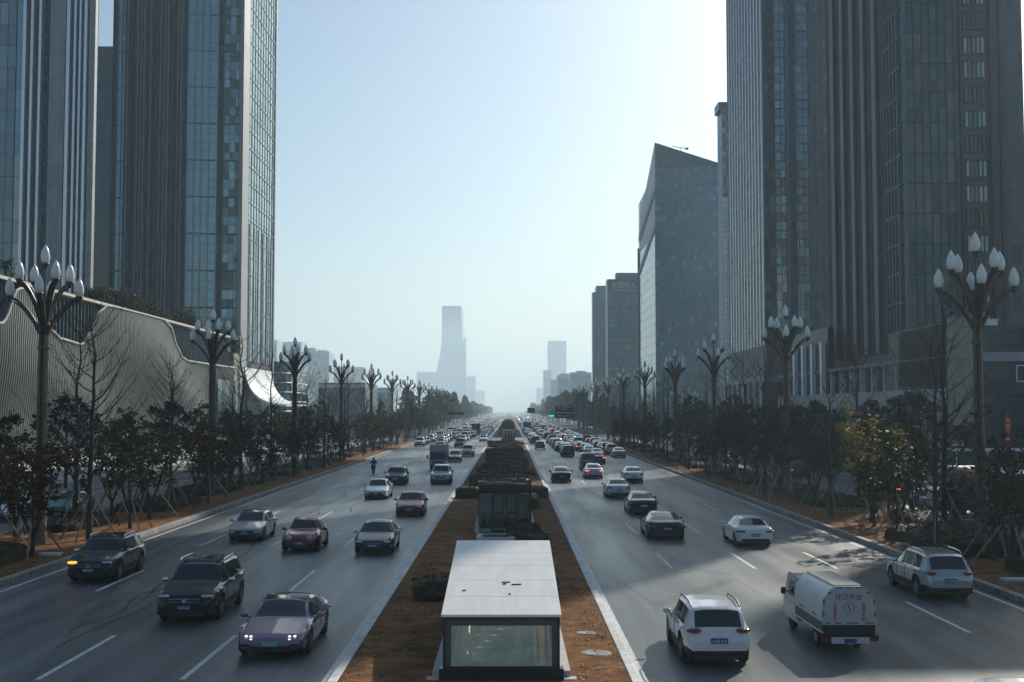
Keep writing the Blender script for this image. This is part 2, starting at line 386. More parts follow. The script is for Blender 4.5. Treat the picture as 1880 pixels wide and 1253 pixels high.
sheet('median_bed', -4.2, 3.0, 309, 1500, .14, M['mulch'])
def kerb(x0, x1, y0, y1, h, m, groove=None):
    b = MB(); b.box(x0, y0, -.01, x1, y1, h)
    o = struct(b.build('kerb', m)); md = o.modifiers.new('b', 'BEVEL'); md.width = .025; md.segments = 2; return o
kerb(ML, ML+.24, -60, 262, .17, M['median_kerb']); kerb(MR-.24, MR, -60, 262, .17, M['median_kerb'])
kerb(XL-.32, XL, -60, 262, .24, M['kerb']); kerb(XR, XR+.32, -60, 262, .24, M['kerb'])
kerb(-27.1, -26.9, -60, 262, .18, M['kerb']); kerb(25.8, 26.0, -60, 262, .18, M['kerb'])
kerb(-35.1, -34.9, -60, 276, .15, M['kerb']); kerb(34.0, 34.2, -60, 276, .15, M['kerb'])
for x in (-28.2, 27.1): pass
# painted markings
def lines(y0, y1, xs_dash, xs_solid, name='lane_marking', phase=31.0, w=.15):
    b = MB()
    for x, ph in xs_dash:
        y = ph + math.floor((y0-ph)/15)*15
        while y < y1:
            a, c = max(y, y0), min(y+6, y1)
            if c > a: b.quad((x-w/2,a,.005),(x+w/2,a,.005),(x+w/2,c,.005),(x-w/2,c,.005))
            y += 15
    for x, ww in xs_solid: b.quad((x-ww/2,y0,.005),(x+ww/2,y0,.005),(x+ww/2,y1,.005),(x-ww/2,y1,.005))
    return struct(b.build(name, M['white_line']))
lines(-30, 262, [(-8.17,31),(-11.77,31),(-15.35,31),(6.90,37.4),(10.42,37.4),(13.9,37.4)], [(ML-.15,.16),(-18.85,.15),(MR+.15,.16),(17.3,.15)])
lines(312, 900, [(-8.17,31),(-11.77,31),(-15.35,31),(6.90,37.4),(10.42,37.4),(13.9,37.4)], [(ML-.15,.16),(MR+.15,.16)])
lines(-30, 262, [(-1000,0)], [(-30.6,.13),(-27.6,.12),(-34.3,.12),(29.9,.13),(26.5,.12),(33.4,.12)])
b = MB()                                             # zebra and stop lines at the crossing
for k in range(36):
    x = -19+k*1.06
    if ML-.3 < x < MR+.0: continue
    b.quad((x,267,.005),(x+.5,267,.005),(x+.5,271,.005),(x,271,.005))
b.quad((MR+.5,264,.005),(17.2,264,.005),(17.2,264.4,.005),(MR+.5,264.4,.005))
struct(b.build('crosswalk_marking', M['white_line']))
M['tar'] = mat('tar_seal', (.014,.014,.015), .5, var=.3)
rr = random.Random(31)
for k in range(16):
    lx = rr.choice((-16.5,-15.9,-12.6,-13.2,-9.4,-10.8,-5.6,-7.3)) if k < 12 else rr.choice((5.9,9.2,12.8,15.1)); y0 = rr.uniform(30,150); L_ = rr.uniform(6,26); b = MB(); p = None
    for i in range(15):
        yy = y0+L_*i/14; xx = lx+.25*math.sin(i*.7+k)+(i/14)*rr.choice((-.02,.02))*L_*.2; w_ = rr.uniform(.03,.09)
        q_ = ((xx-w_,yy,.003),(xx+w_,yy,.003))
        if p: b.quad(p[0], p[1], q_[1], q_[0])
        p = q_
    struct(b.build('tar_seam', M['tar']))
M['patch'] = mat('asphalt_patch', (.032,.033,.036), .55, var=.3, scale=8)
# plaza steps on the left (long pale risers) 
b = MB()
for k in range(5): b.box(-70, 60+k*0, .12+.15*k, -40-k*.9, 250, .12+.15*(k+1)-.001)
struct(b.build('plaza_steps', M['pale_concrete']))
# mud patches, manhole rings in the median
for i, (x, y, r) in enumerate([(2.35,33.6,.42),(2.25,36.6,.30)]):
    b = MB(); prof = [(r,.141),(r*.93,.16),(r*.75,.163),(r*.6,.150)]; b.lathe(prof, (x,y,0), 20)
    tag(b.build('manhole_cover', M['concrete'], smooth=True), ['round stone manhole cover in the mulch right of the near kiosk, closest to the camera',
        'small manhole cover in the mulch right of the near kiosk, the farther one', 'round manhole cover in the mulch left of the near kiosk'][i], 'manhole cover')
for i, (x, y) in enumerate([(-20.8, 56.0), (19.4, 47.5), (19.3, 60.0)]):
    b = MB(); b.box(x-.45, y-.3, .15, x+.45, y+.3, .26)
    o = b.build('drain_cover', M['pale_concrete']); tag(o, ['pale slab drain cover on the left verge behind the dark car with an amber indicator',
        'flat pale drain cover on the right verge beside the silver people carrier', 'pale drain cover on the right verge beside the sunlit patch of road'][i], 'drain cover')

# ================================================================ facade kit
G = {}
G['teal'] = glass_panes('teal_facade_glass', (.018,.042,.054), (.05,.085,.10), .07, 1.6, .05, wob=.10, lo=.85, hi=1.15)
G['navy'] = glass_panes('navy_facade_glass', (.016,.026,.036), (.05,.07,.085), .08, 1.55, .06, wob=.12)
G['plum'] = glass_panes('plum_facade_glass', (.030,.030,.036), (.10,.10,.105), .10, 1.55, .16, wob=.10)
G['pale'] = glass_panes('pale_facade_glass', (.16,.22,.22), (.24,.30,.29), .12, 1.9, .3, wob=.14, lo=.8, hi=1.2)
G['sky'] = glass_panes('sky_facade_glass', (.22,.33,.38), (.26,.38,.42), .08, 2.0, .2, metal=.1, wob=.05, lo=.8, hi=1.2)
G['green'] = glass_panes('green_office_glass', (.07,.15,.155), (.14,.24,.24), .12, 1.7, .09, wob=.08)
M['fin_white'] = mat('white_fin', (.70,.74,.76), .35, .1, var=.06)
M['fin_bright'] = mat('polished_white_fin', (.74,.80,.82), .34, .5, var=.06)
M['fin_dark'] = mat('dark_fin', (.045,.043,.048), .5, .3)
M['fin_grey'] = mat('grey_fin', (.085,.14,.16), .38, .5)
M['fin_brown'] = mat('brown_fin', (.034,.044,.052), .45, .4)
M['panel_grey'] = blocks('grey_panel', (.30,.33,.345), 3.6, 2, .06, .5, other=(0, 1.25), mortar=.6)
M['panel_plum'] = blocks('plum_panel', (.085,.075,.078), 3.6, 2, .06, .55, other=(0, 1.5), mortar=.6)
M['beige_panel'] = blocks('beige_panel', (.30,.27,.21), 1.0, 2, .03, .6, other=(0, 1.6), mortar=.7)
M['bronze_fin'] = mat('champagne_metal_fin', (.28,.29,.275), .32, .6, var=.25, scale=.12, stretch=(1,1,1))
M['cream_trim'] = mat('cream_trim', (.60,.55,.48), .4, .1)
M['white_shell'] = mat('white_shell', (.78,.80,.80), .35, var=.05)
M['fin_line'] = mat('light_fin_edge', (.58,.64,.66), .35, .3)
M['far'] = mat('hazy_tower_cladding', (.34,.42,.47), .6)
M['lit'] = mat('lit_window', (.5,.55,.5), .5, emit=(.75,.9,.95), es=.35)

def frame(P0, P1):
    L = math.hypot(P1[0]-P0[0], P1[1]-P0[1]); u = ((P1[0]-P0[0])/L, (P1[1]-P0[1])/L); return L, u, (u[1], -u[0])
def panes(P0, P1, z0, z1, bay, floor, mat_, parent, name='curtain_wall', d=.05, jit=.012, gap=.05, seed=1):
    L, u, n = frame(P0, P1); r = random.Random(seed); b = MB()
    nu = max(1, round(L/bay)); nv = max(1, round((z1-z0)/floor)); du = L/nu; dv = (z1-z0)/nv
    for i in range(nu):
        for j in range(nv):
            a0, a1 = i*du+gap, (i+1)*du-gap; c0, c1 = z0+j*dv+gap, z0+(j+1)*dv-gap
            ps = []
            t1, t2 = r.uniform(-jit, jit), r.uniform(-jit, jit)
            for aa, cc, s1, s2 in ((a0,c0,-1,-1),(a1,c0,1,-1),(a1,c1,1,1),(a0,c1,-1,1)):
                dd = d + t1*s1 + t2*s2; ps.append((P0[0]+u[0]*aa+n[0]*dd, P0[1]+u[1]*aa+n[1]*dd, cc))
            b.quad(*ps)
    return b.build(name, mat_, parent)
def vfins(P0, P1, z0, z1, offs, w, depth, mat_, parent, name='vertical_fin_cladding', d0=0.0):
    L, u, n = frame(P0, P1); b = MB()
    for a in offs:
        if 0 <= a <= L: b.obox(P0, u, n, a-w/2, a+w/2, d0, depth, z0, z1)
    return b.build(name, mat_, parent)
def hbands(P0, P1, zs, h, depth, mat_, parent, name='floor_band_cladding', a0=0, a1=None):
    L, u, n = frame(P0, P1); b = MB()
    for z in zs: b.obox(P0, u, n, a0, (L if a1 is None else a1), .0, depth, z, z+h)
    return b.build(name, mat_, parent)
def arange(a, b_, s):
    r = []; x = a
    while x < b_: r.append(x); x += s
    return r
def core(x0, y0, x1, y1, z0, z1, mat_, parent, name='wall'):
    b = MB(); b.box(x0, y0, z0, x1, y1, z1); return b.build(name, mat_, parent)
def text(name, s, size, loc, rz, mat_, parent, ext=.05, shear=0, tilt=math.pi/2, align='LEFT', sx=1):
    c = bpy.data.curves.new('txt', 'FONT'); c.body = s; c.size = size; c.extrude = ext; c.shear = shear; c.align_x = align; c.resolution_u = 3
    t = bpy.data.objects.new('txt', c); COL.objects.link(t)
    dg = bpy.context.evaluated_depsgraph_get(); me = bpy.data.meshes.new_from_object(t.evaluated_get(dg))
    bpy.data.objects.remove(t); me.materials.clear(); me.materials.append(mat_)
    o = bpy.data.objects.new(name, me); COL.objects.link(o); o.location = loc; o.rotation_euler = (tilt, 0, rz); o.scale = (sx,1,1)
    if parent: o.parent = parent
    return o

# ================================================================ LEFT SIDE
# --- finned white tower, far left
def px2x(px, Y): return (px-935.6)/F*Y
T = thing('finned_tower', 'pale grey tower with bright white vertical fins at the far left edge', 'tower')
Y1 = 200.0; H1 = 165.0
X0, X1 = px2x(-60, Y1), px2x(167, Y1)
bx = MB(); v = [(X0,Y1),(X1,Y1),(px2x(169,Y1+34),Y1+34),(X0-16,Y1+34)]
bx.add([(*p,0) for p in v]+[(*p,H1) for p in v], [(3,2,1,0),(4,5,6,7),(0,1,5,4),(1,2,6,5),(2,3,7,6),(3,0,4,7)]); bx.build('wall', M['fin_grey'], T)
pa = lambda px: px2x(px, Y1)
panes((pa(-60),Y1),(pa(18),Y1), 16, H1, 1.3, 3.6, G['pale'], T, d=.3, jit=.03, seed=3)
panes((pa(20),Y1),(pa(34),Y1), 16, H1, 1.3, 3.6, G['sky'], T, d=.5, seed=4)
panes((pa(34),Y1),(pa(76),Y1), 16, H1, .9, 1.8, G['navy'], T, d=.1, seed=5)
panes((pa(112),Y1),(pa(160),Y1), 16, H1, .9, 1.8, G['navy'], T, d=.1, seed=6)
bx = MB(); bx.box(pa(86), Y1-1.6, 0, pa(114), Y1, H1-.5); bx.build('panel_pier', M['panel_grey'], T)
bx = MB(); bx.box(pa(157), Y1-1.2, 0, pa(168), Y1, H1-.5); bx.build('panel_pier', M['panel_grey'], T)
for q in (38, 52, 67, 119.5, 131, 145, 153): vfins((0,Y1),(0+1e-3,Y1), 0, 1, [], 1, 1, M['fin_white'], T) if False else None
bx = MB()
for q, w in ((38,.5),(52,.42),(67,.42),(119,.55),(131.5,.35),(141,.3),(151,.45)):
    bx.box(pa(q)-w/2, Y1-1.5, 0, pa(q)+w/2, Y1, H1)
bx.build('white_fin_cladding', M['fin_bright'], T)
bx = MB()
for q in (80, 83.5): bx.box(pa(q)-.12, Y1-.9, 0, pa(q)+.12, Y1, H1)
bx.build('dark_fin_cladding', M['fin_dark'], T)
hbands((pa(34),Y1),(pa(153),Y1), arange(18, H1, 3.6), .35, .35, M['fin_grey'], T)
# --- dark block standing behind, between the two left towers
T = thing('background_tower', 'dark flat-topped office tower seen in the gap between the two left towers', 'tower')
core(-112, 300, -90, 330, 0, 97, M['panel_plum'], T); panes((-112,300),(-90,300), 10, 96, 1.6, 3.6, G['navy'], T, seed=9)
bx = MB(); bx.box(-100, 306, 97, -90, 318, 99.5); bx.build('plant_room', M['fin_grey'], T)
# --- tall dark glass tower with facets
T = thing('glass_tower', 'tall dark glass tower with close vertical fins left of the avenue', 'tower')
Yf, Yb, Xc = 250.0, 284.0, -55.0; H2 = 178.0
q = lambda px, Y=Yf: px2x(px, Y)
core(q(192), Yf+1.5, Xc-.1, Yb, 0, H2, M['fin_dark'], T)
fac = [((q(190),Yf+7), (q(203),Yf+1.5), 'navy', 1.1), ((q(203),Yf+1.5), (q(222),Yf), 'sky2', 1.1), ((q(222),Yf), (q(338),Yf-.6), 'navy', 1.1),
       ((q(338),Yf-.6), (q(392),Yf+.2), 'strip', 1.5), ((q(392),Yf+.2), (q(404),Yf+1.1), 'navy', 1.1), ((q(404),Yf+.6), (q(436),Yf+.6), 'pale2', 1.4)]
G['strip'] = glass_panes('painted_reflection_glass', (.21,.27,.27), (.27,.34,.34), .07, 2.8, .1, wob=.5, lo=.93, hi=1.07)  # pale base colour stands for a sunlit facade mirrored in this facet
G['sky2'] = glass_panes('blue_strip_glass', (.04,.08,.11), (.08,.13,.16), .06, 2.7, .1, wob=.2)
G['pale2'] = glass_panes('mirror_strip_glass', (.06,.085,.09), (.30,.38,.37), .06, 2.8, .26, wob=.6)
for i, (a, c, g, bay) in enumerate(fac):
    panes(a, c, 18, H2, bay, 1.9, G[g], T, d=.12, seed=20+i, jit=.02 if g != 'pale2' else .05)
bx = MB()
for i, (a, c, g, bay) in enumerate(fac):
    L, u, n = frame(a, c); offs = arange(0, L, 1.1 if g == 'navy' else 1.5)
    for k, o_ in enumerate(offs):
        if g == 'pale2' and k % 2: continue
        w = .16 if g != 'navy' else (.22 if k % 3 else .34); bx.obox(a, u, n, o_-w/2, o_+w/2, 0, .42 if g == 'navy' else .22, 18, H2)
bx.build('vertical_fin_cladding', M['fin_grey'], T)
bx = MB(); rf = random.Random(12)
for i, (a, c, g, bay) in enumerate(fac[2:4]):
    L, u, n = frame(a, c); o_ = .4
    while o_ < L: bx.obox(a, u, n, o_, o_+.11, 0, .62, 18, H2); o_ += rf.choice((.9,1.3,.7,2.1))
bx.build('light_fin_cladding', M['fin_line'], T)
bx = MB()
for i, (a, c, g, bay) in enumerate(fac):
    L, u, n = frame(a, c)
    for z in arange(20, H2, 7.6): bx.obox(a, u, n, 0, L, .0, .18, z, z+.28)
bx.build('floor_band_cladding', M['fin_dark'], T)
b2 = MB(); b2.box(q(436), Yf-1.0, 0, Xc+.25, Yf+5, H2+2); b2.build('corner_pier', M['panel_grey'], T)
panes((Xc,Yf+5),(Xc,Yb-1), 17, H2, 1.5, 3.8, G['sky'], T, 'side_curtain_wall', d=.1, seed=31)
vfins((Xc,Yf+5),(Xc,Yb-1), 17, H2, arange(.5, 28, 2.8), .22, .22, M['fin_grey'], T)
vfins((Xc,Yf+5),(Xc,Yb-1), 17, 46, arange(1.9, 28, 4.7), .5, .3, M['bronze_fin'], T, 'bronze_fin_cladding')
hbands((Xc,Yf+5),(Xc,Yb-1), arange(20, H2, 3.8), .22, .24, M['fin_grey'], T)
b2 = MB(); b2.box(Xc-4, Yb-1, 0, Xc+.35, Yb, H2); b2.build('rear_pier', M['panel_grey'], T)
# swept white canopy at its foot
b2 = MB(); nseg = 18; ring = []
for i in range(nseg+1):
    t = i/nseg; x = Xc+.4 + 8.6*(t**1.7); z = 15.6 - 7.6*(1-(1-t)**2.2); ring.append((x, z))
for (x, z), (x2, z2) in zip(ring, ring[1:]):
    y0a, y0b = 253.0, 253.0; w0 = 281 - 0*x; 
    b2.quad((x,y0a,z),(x,w0,z),(x2,w0,z2),(x2,y0b,z2)); 
    b2.quad((x,y0a,z-.45),(x2,y0b,z2-.45),(x2,w0,z2-.45),(x,w0,z-.45))
    b2.quad((x,y0a,z-.45),(x,y0a,z),(x2,y0b,z2),(x2,y0b,z2-.45)); b2.quad((x,w0,z),(x,w0,z-.45),(x2,w0,z2-.45),(x2,w0,z2))
x, z = ring[-1]; b2.quad((x,y0a,z-.45),(x,w0,z-.45),(x,w0,z),(x,y0a,z))
b2.build('swept_canopy', M['white_shell'], T, smooth=True)
panes((Xc+.6,254),(Xc+.6,280), 0.2, 13, 1.6, 4, G['pale'], T, 'lobby_glazing', seed=33)

# --- wavy podium along the left plaza
T = thing('wavy_podium', 'low podium hall with rippling champagne metal fins behind the left trees', 'building')
PX, PY0, PY1, PZ = -55.0, 96.0, 245.0, 21.2
core(-98, PY0, PX-.9, PY1, 0, PZ-.4, M['fin_dark'], T)
key = [(90,8),(112,15.2),(126,15.2),(131,16),(136,20.2),(139,20.8),(142,19.5),(146,16.2),(149,15.4),(157,15.1),(160,17),(163,19.9),(166,20.9),(170,21.0),(193,21.0),(197,20.2),(201,17),(204,15.5),(208,15.1),(228,15.1),(245,15.1)]
def tcurve(y):
    for (a, b_), (c, d) in zip(key, key[1:]):
        if a <= y <= c: t = (y-a)/(c-a); t = t*t*(3-2*t); return b_+(d-b_)*t
    return 15.1
def bulge(y, z):
    return .25 + .55*math.sin((y-150)/9.0+z*.22)*math.exp(-((z-10)/9)**2) + .5*math.exp(-((y-185)/22)**2)*math.sin(z/PZ*math.pi)
bx = MB(); sk = MB(); y = 108.0
while y < 243:
    zt = tcurve(y); zs = [0.2]+[zt*k/9 for k in range(1, 10)]; w = .09
    for (z, z2) in zip(zs, zs[1:]):
        o1, o2 = PX+bulge(y, z), PX+bulge(y, z2)
        v = [(PX-.5,y-w,z),(o1,y-w,z),(o1,y+w,z),(PX-.5,y+w,z),(PX-.5,y-w,z2),(o2,y-w,z2),(o2,y+w,z2),(PX-.5,y+w,z2)]
        bx.add(v, [(0,1,5,4),(1,2,6,5),(2,3,7,6)])
    y += .55
bx.build('rippled_fin_skin', M['bronze_fin'], T)
ys = arange(108, 243.1, 1.5)
for (ya, yb_) in zip(ys, ys[1:]):
    for k in range(8):
        a, c = tcurve(ya), tcurve(yb_)
        P_ = lambda y, z: (PX-.32+bulge(y, z)*.85, y, z)
        sk.quad(P_(ya,a*k/8), P_(yb_,c*k/8), P_(yb_,c*(k+1)/8), P_(ya,a*(k+1)/8))
M['back_skin'] = mat('bronze_backing', (.22,.225,.215), .30, .6, var=.35, scale=.10)
sk.build('inner_skin', M['back_skin'], T, smooth='all')
vfins((PX-.9,108),(PX-.9,243), 14.9, PZ-.5, arange(.3, 134, 1.25), .14, .5, M['fin_grey'], T, 'upper_fin_cladding')
bx = MB(); pts = [(PX+.25+bulge(y, tcurve(y))*.6, y, tcurve(y)+.05) for y in arange(108, 243.1, .8)]; bx.tube(pts, .15, 6); bx.build('curved_trim', M['cream_trim'], T, smooth=True)
bx = MB(); bx.box(PX-1.6, 108, PZ-.3, PX+.30, 246, PZ+.05); bx.build('roof_edge_trim', M['cream_trim'], T)
bx = MB(); bx.box(PX-1, 96, 0, PX+.2, 108, PZ-1.2); bx.build('end_wall', M['fin_grey'], T)
bx = MB(); bx.box(PX-8, 243, 0, PX+.3, 246.5, PZ-3); bx.build('end_pier', M['beige_panel'], T)
panes((PX+.35,227),(PX+.35,242), .3, 12.5, 3, 6, G['teal'], T, 'glazed_bay', d=.7, seed=44)
T2 = thing('crystal_entrance', 'faceted pale glass entrance box beside the corner pier of the dark glass tower', 'entrance')
bx = MB(); r = random.Random(5); X_ = [PX-6+1.05*i for i in range(7)]
for i in range(6):
    for j in range(6):
        z0 = .2+j*3.0; d = lambda a, b_: 246.9-1.3*((a*7+b_*5) % 3)/2-.3*((a+b_) % 2)
        bx.quad((X_[i],d(i,j),z0),(X_[i+1],d(i+1,j),z0),(X_[i+1],d(i+1,j+1),z0+3),(X_[i],d(i,j+1),z0+3))
bx.build('faceted_glazing', G['sky'], T2)
core(PX-6, 247.2, PX+.2, 249.6, 0, 18.2, M['fin_grey'], T2)
sg = thing('script_sign', 'white script letters on the roof in front of the dark glass tower', 'sign', (-60.6, 246.4, PZ-.2))
text('lettering', 'Fairmont', 1.25, (2.2, 0, .1), 0, M['white_shell'], sg, .06, .35)
bx = MB(); bx.tube([(2.2+.75*math.cos(a)*(.6+.4*math.sin(a)), 0, 2.9+1.3*math.sin(a)) for a in [k*.35 for k in range(18)]], .12, 5); bx.build('swirl_emblem', M['white_shell'], sg)

# --- small glass rotunda with white ledges behind
T = thing('banded_pavilion', 'rounded dark glass pavilion with thin white horizontal ledges beyond the white canopy', 'building')
Yp = 320.0; xa, xb = px2x(470,Yp), px2x(530,Yp)
bx = MB(); n_ = 14; prof = []
def pav(t): a = t*math.pi/2; return (xb-5+5*math.sin(a), Yp+6-6*math.cos(a))
path = [(xa,Yp)]+[pav(k/8) for k in range(9)]+[(xb, Yp+30)]
for (p, p2) in zip(path, path[1:]): bx.quad((*p,0),(*p2,0),(*p2,19.5),(*p,19.5))
bx.build('curtain_wall', G['teal'], T)
bx = MB()
for z in arange(4, 19, 2.5):
    bx.tube([(p[0],p[1]-.2,z) for p in path], .13, 4)
bx.build('ledge_cladding', M['fin_white'], T)
# --- low flat glass building in mid distance left
T = thing('low_glass_hall', 'long low flat-roofed glass hall in the haze behind the left lamp posts', 'building')
Yl = 430.0; xa, xb = px2x(585,Yl), px2x(670,Yl)
core(xa, Yl, xb, Yl+40, 0, at(600,703,Yl).z, M['fin_grey'], T); panes((xa+.5,Yl),(xb-.5,Yl), .5, 13, 2.2, 4, G['green'], T, seed=50)
hbands((xa,Yl),(xb,Yl), [14.6], 1.2, .4, M['fin_white'], T, 'parapet')

# --- hazy skylines
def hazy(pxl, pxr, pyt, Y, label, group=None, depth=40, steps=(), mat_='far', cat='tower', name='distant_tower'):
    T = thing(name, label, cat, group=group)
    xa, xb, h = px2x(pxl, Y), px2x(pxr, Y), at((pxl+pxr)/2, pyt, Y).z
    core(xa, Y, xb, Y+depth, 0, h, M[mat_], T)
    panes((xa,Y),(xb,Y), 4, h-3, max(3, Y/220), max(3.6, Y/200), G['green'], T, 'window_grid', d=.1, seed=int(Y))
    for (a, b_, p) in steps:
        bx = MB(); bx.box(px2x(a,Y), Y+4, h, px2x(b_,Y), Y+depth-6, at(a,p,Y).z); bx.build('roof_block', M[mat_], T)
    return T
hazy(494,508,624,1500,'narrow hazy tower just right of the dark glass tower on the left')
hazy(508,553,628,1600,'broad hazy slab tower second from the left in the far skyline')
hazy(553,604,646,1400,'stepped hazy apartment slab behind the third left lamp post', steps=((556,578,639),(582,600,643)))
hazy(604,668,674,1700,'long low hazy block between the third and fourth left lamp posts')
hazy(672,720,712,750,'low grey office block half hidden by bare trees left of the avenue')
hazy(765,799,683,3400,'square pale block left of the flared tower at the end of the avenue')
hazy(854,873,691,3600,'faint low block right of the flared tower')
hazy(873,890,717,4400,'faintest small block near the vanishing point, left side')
# flared landmark tower
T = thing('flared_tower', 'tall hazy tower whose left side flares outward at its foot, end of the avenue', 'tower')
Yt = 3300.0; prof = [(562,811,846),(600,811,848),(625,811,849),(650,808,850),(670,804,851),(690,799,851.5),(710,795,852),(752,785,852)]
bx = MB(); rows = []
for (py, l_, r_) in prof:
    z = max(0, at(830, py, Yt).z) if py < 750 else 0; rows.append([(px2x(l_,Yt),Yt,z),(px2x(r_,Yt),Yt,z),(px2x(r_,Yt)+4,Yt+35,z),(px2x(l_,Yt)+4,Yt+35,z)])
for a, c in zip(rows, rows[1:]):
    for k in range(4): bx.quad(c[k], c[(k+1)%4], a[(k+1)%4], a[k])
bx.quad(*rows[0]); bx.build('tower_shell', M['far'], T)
bx = MB(); bx.box(px2x(852.5,Yt+6), Yt+6, 0, px2x(855.5,Yt+6), Yt+30, at(853,620,Yt).z); bx.build('side_slab', M['far'], T)
bx = MB()
for k in range(12):
    t = (k+.5)/12
    for a, c in zip(rows, rows[1:]):
        xa_, xc_ = a[0][0]+(a[1][0]-a[0][0])*t, c[0][0]+(c[1][0]-c[0][0])*t
        bx.add([(xa_-.4,Yt-.8,a[0][2]),(xa_+.4,Yt-.8,a[0][2]),(xc_+.4,Yt-.8,c[0][2]),(xc_-.4,Yt-.8,c[0][2])],[(0,1,2,3)])
bx.build('rib_cladding', M['fin_grey'], T)
# right far skyline
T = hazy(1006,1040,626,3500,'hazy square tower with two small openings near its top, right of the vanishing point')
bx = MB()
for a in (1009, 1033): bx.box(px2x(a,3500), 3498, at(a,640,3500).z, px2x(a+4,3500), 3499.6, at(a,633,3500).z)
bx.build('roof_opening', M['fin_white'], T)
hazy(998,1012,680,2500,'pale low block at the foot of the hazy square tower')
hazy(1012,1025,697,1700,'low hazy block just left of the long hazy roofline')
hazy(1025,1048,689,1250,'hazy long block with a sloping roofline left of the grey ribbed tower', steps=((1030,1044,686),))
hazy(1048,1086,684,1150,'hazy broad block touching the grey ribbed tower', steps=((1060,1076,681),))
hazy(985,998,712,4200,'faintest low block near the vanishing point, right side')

# ================================================================ RIGHT SIDE
# ribbed slab
T = thing('ribbed_tower', 'grey green office slab with fine vertical ribs, leftmost of the near right towers', 'tower')
Ya = 700.0; xa, xb = px2x(1086,Ya)+3, px2x(1122,Ya); h = at(1100,525,Ya).z
core(xa, Ya, xb, Ya+12, 0, h, M['fin_grey'], T); panes((xa,Ya),(xb,Ya), 4, h-2, 1.6, 7, G['green'], T, seed=61)
vfins((xa,Ya),(xb,Ya), 0, h, arange(.5, 20, 2.1), .5, .8, M['fin_grey'], T)
bx = MB(); bx.box(xa-2, Ya+2, 0, xa-.1, Ya+11, h-3.5); bx.build('side_wing', M['fin_grey'], T)
# talent office
T = thing('office_tower', 'grey green office tower with large white Chinese rooftop lettering', 'tower')
Ya = 600.0; xa, xb = px2x(1116,Ya), px2x(1200,Ya); h = at(1150,513,Ya).z
core(xa, Ya, xb, Ya+10, 0, h, M['panel_plum'], T)
panes((xa,Ya),(xb,Ya), 4, h-6, 1.7, 3.5, G['green'], T, seed=62)
hbands((xa,Ya),(xb,Ya), arange(4, h-5, 3.5), .5, .3, M['fin_dark'], T)
bx = MB(); bx.box(px2x(1133,Ya), Ya+3, h, px2x(1200,Ya), Ya+10, at(1150,500,Ya).z); bx.build('penthouse', M['fin_grey'], T)
bx = MB(); bx.box(xa-.7, Ya-.3, 0, xa-.02, Ya+2, h-.5); bx.build('white_edge_fin', M['fin_bright'], T)
s = thing('rooftop_sign', 'large white Chinese characters across the top of the grey green office tower', 'sign', (px2x(1124,Ya), Ya-.7, h-4.6))
text('characters', '亿国际人才', 3.0, (0,0,.6), 0, M['fin_white'], s, .1)
text('english_line', 'INTERNATIONAL TALENTS', 1.0, (0,0,-1.2), 0, M['fin_white'], s, .08)
# Hilton
G['hotel'] = glass_panes('teal_hotel_glass', (.09,.20,.225), (.19,.33,.34), .12, 1.9, .10, wob=.08, lo=.7, hi=1.25)
T = thing('wedge_top_tower', 'teal glass hotel tower with a steeply sloping wedge roof', 'tower')
Ya, Yb2 = 420.0, 472.0; xa, xb = px2x(1205,Ya), px2x(1325,Ya)
zl, zr = at(1205,262,Ya).z, at(1320,300,Ya).z
bx = MB(); hz = at(1250,352,Ya).z
v = [(xa,Ya,0),(xb,Ya,0),(xb,Yb2,0),(xa,Yb2,0),(xa,Ya,zl),(xb,Ya,zr),(xb,Yb2,zr-8),(xa,Yb2,zl-20)]
bx.add(v, [(3,2,1,0),(4,5,6,7),(0,1,5,4),(1,2,6,5),(2,3,7,6),(3,0,4,7)]); bx.build('wall', M['fin_teal'] if 'fin_teal' in M else mat('teal_metal', (.05,.11,.12), .4, .3), T)
panes((xa,Ya),(xb,Ya), 6, zr-1.2, 1.35, 1.75, G['hotel'], T, d=.15, seed=63)
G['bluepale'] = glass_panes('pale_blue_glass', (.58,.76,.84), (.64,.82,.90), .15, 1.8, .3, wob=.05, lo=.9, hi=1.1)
G['teal2'] = glass_panes('smooth_teal_glass', (.05,.095,.11), (.06,.11,.125), .08, 1.8, .2, wob=.05, lo=.9, hi=1.1)
hbands((xa,Ya),(xb,Ya), arange(8, zr-2, 3.5), .16, .22, M['fin_grey'], T, 'ledge_cladding')
panes((xa,Yb2),(xa,Ya), 6, zl-32, 2.0, 3.5, G['pale'], T, 'side_curtain_wall', d=.15, seed=64)
bx = MB()
for z in (zl-18, zl-31): bx.add([(xa-.4,Ya,z),(xa-.4,Yb2,z-10),(xa-.4,Yb2,z-7.5),(xa-.4,Ya,z+2.5)], [(0,1,2,3)])
bx.build('slanted_band', M['fin_dark'], T)
bx = MB(); bx.box(xa-.6, Yb2+.01, 0, xa-.05, Yb2+1.6, zl-30); bx.build('recess_fin', M['fin_dark'], T)
bx = MB(); z2 = at(1180,330,485).z
v = [(px2x(1176,505),505,0),(px2x(1198,485),485,0),(px2x(1198,485),509,0),(px2x(1176,505),509,0)]
v += [(v[0][0],505,z2-6),(v[1][0],485,z2),(v[2][0],509,z2),(v[3][0],509,z2-6)]
bx.add(v, [(3,2,1,0),(4,5,6,7),(0,1,5,4),(1,2,6,5),(2,3,7,6),(3,0,4,7)]); bx.build('lower_rear_wing', G['sky'], T)
s = thing('hotel_sign', 'faint pale hotel name lettering high on the wedge roofed teal tower', 'sign', (px2x(1218,Ya), Ya-.5, at(1220,309,Ya).z))
text('lettering', 'Hilton', 3.6, (0,0,0), 0, mat('sign_grey', (.16,.22,.24), .5), s, .1, sx=1.15)
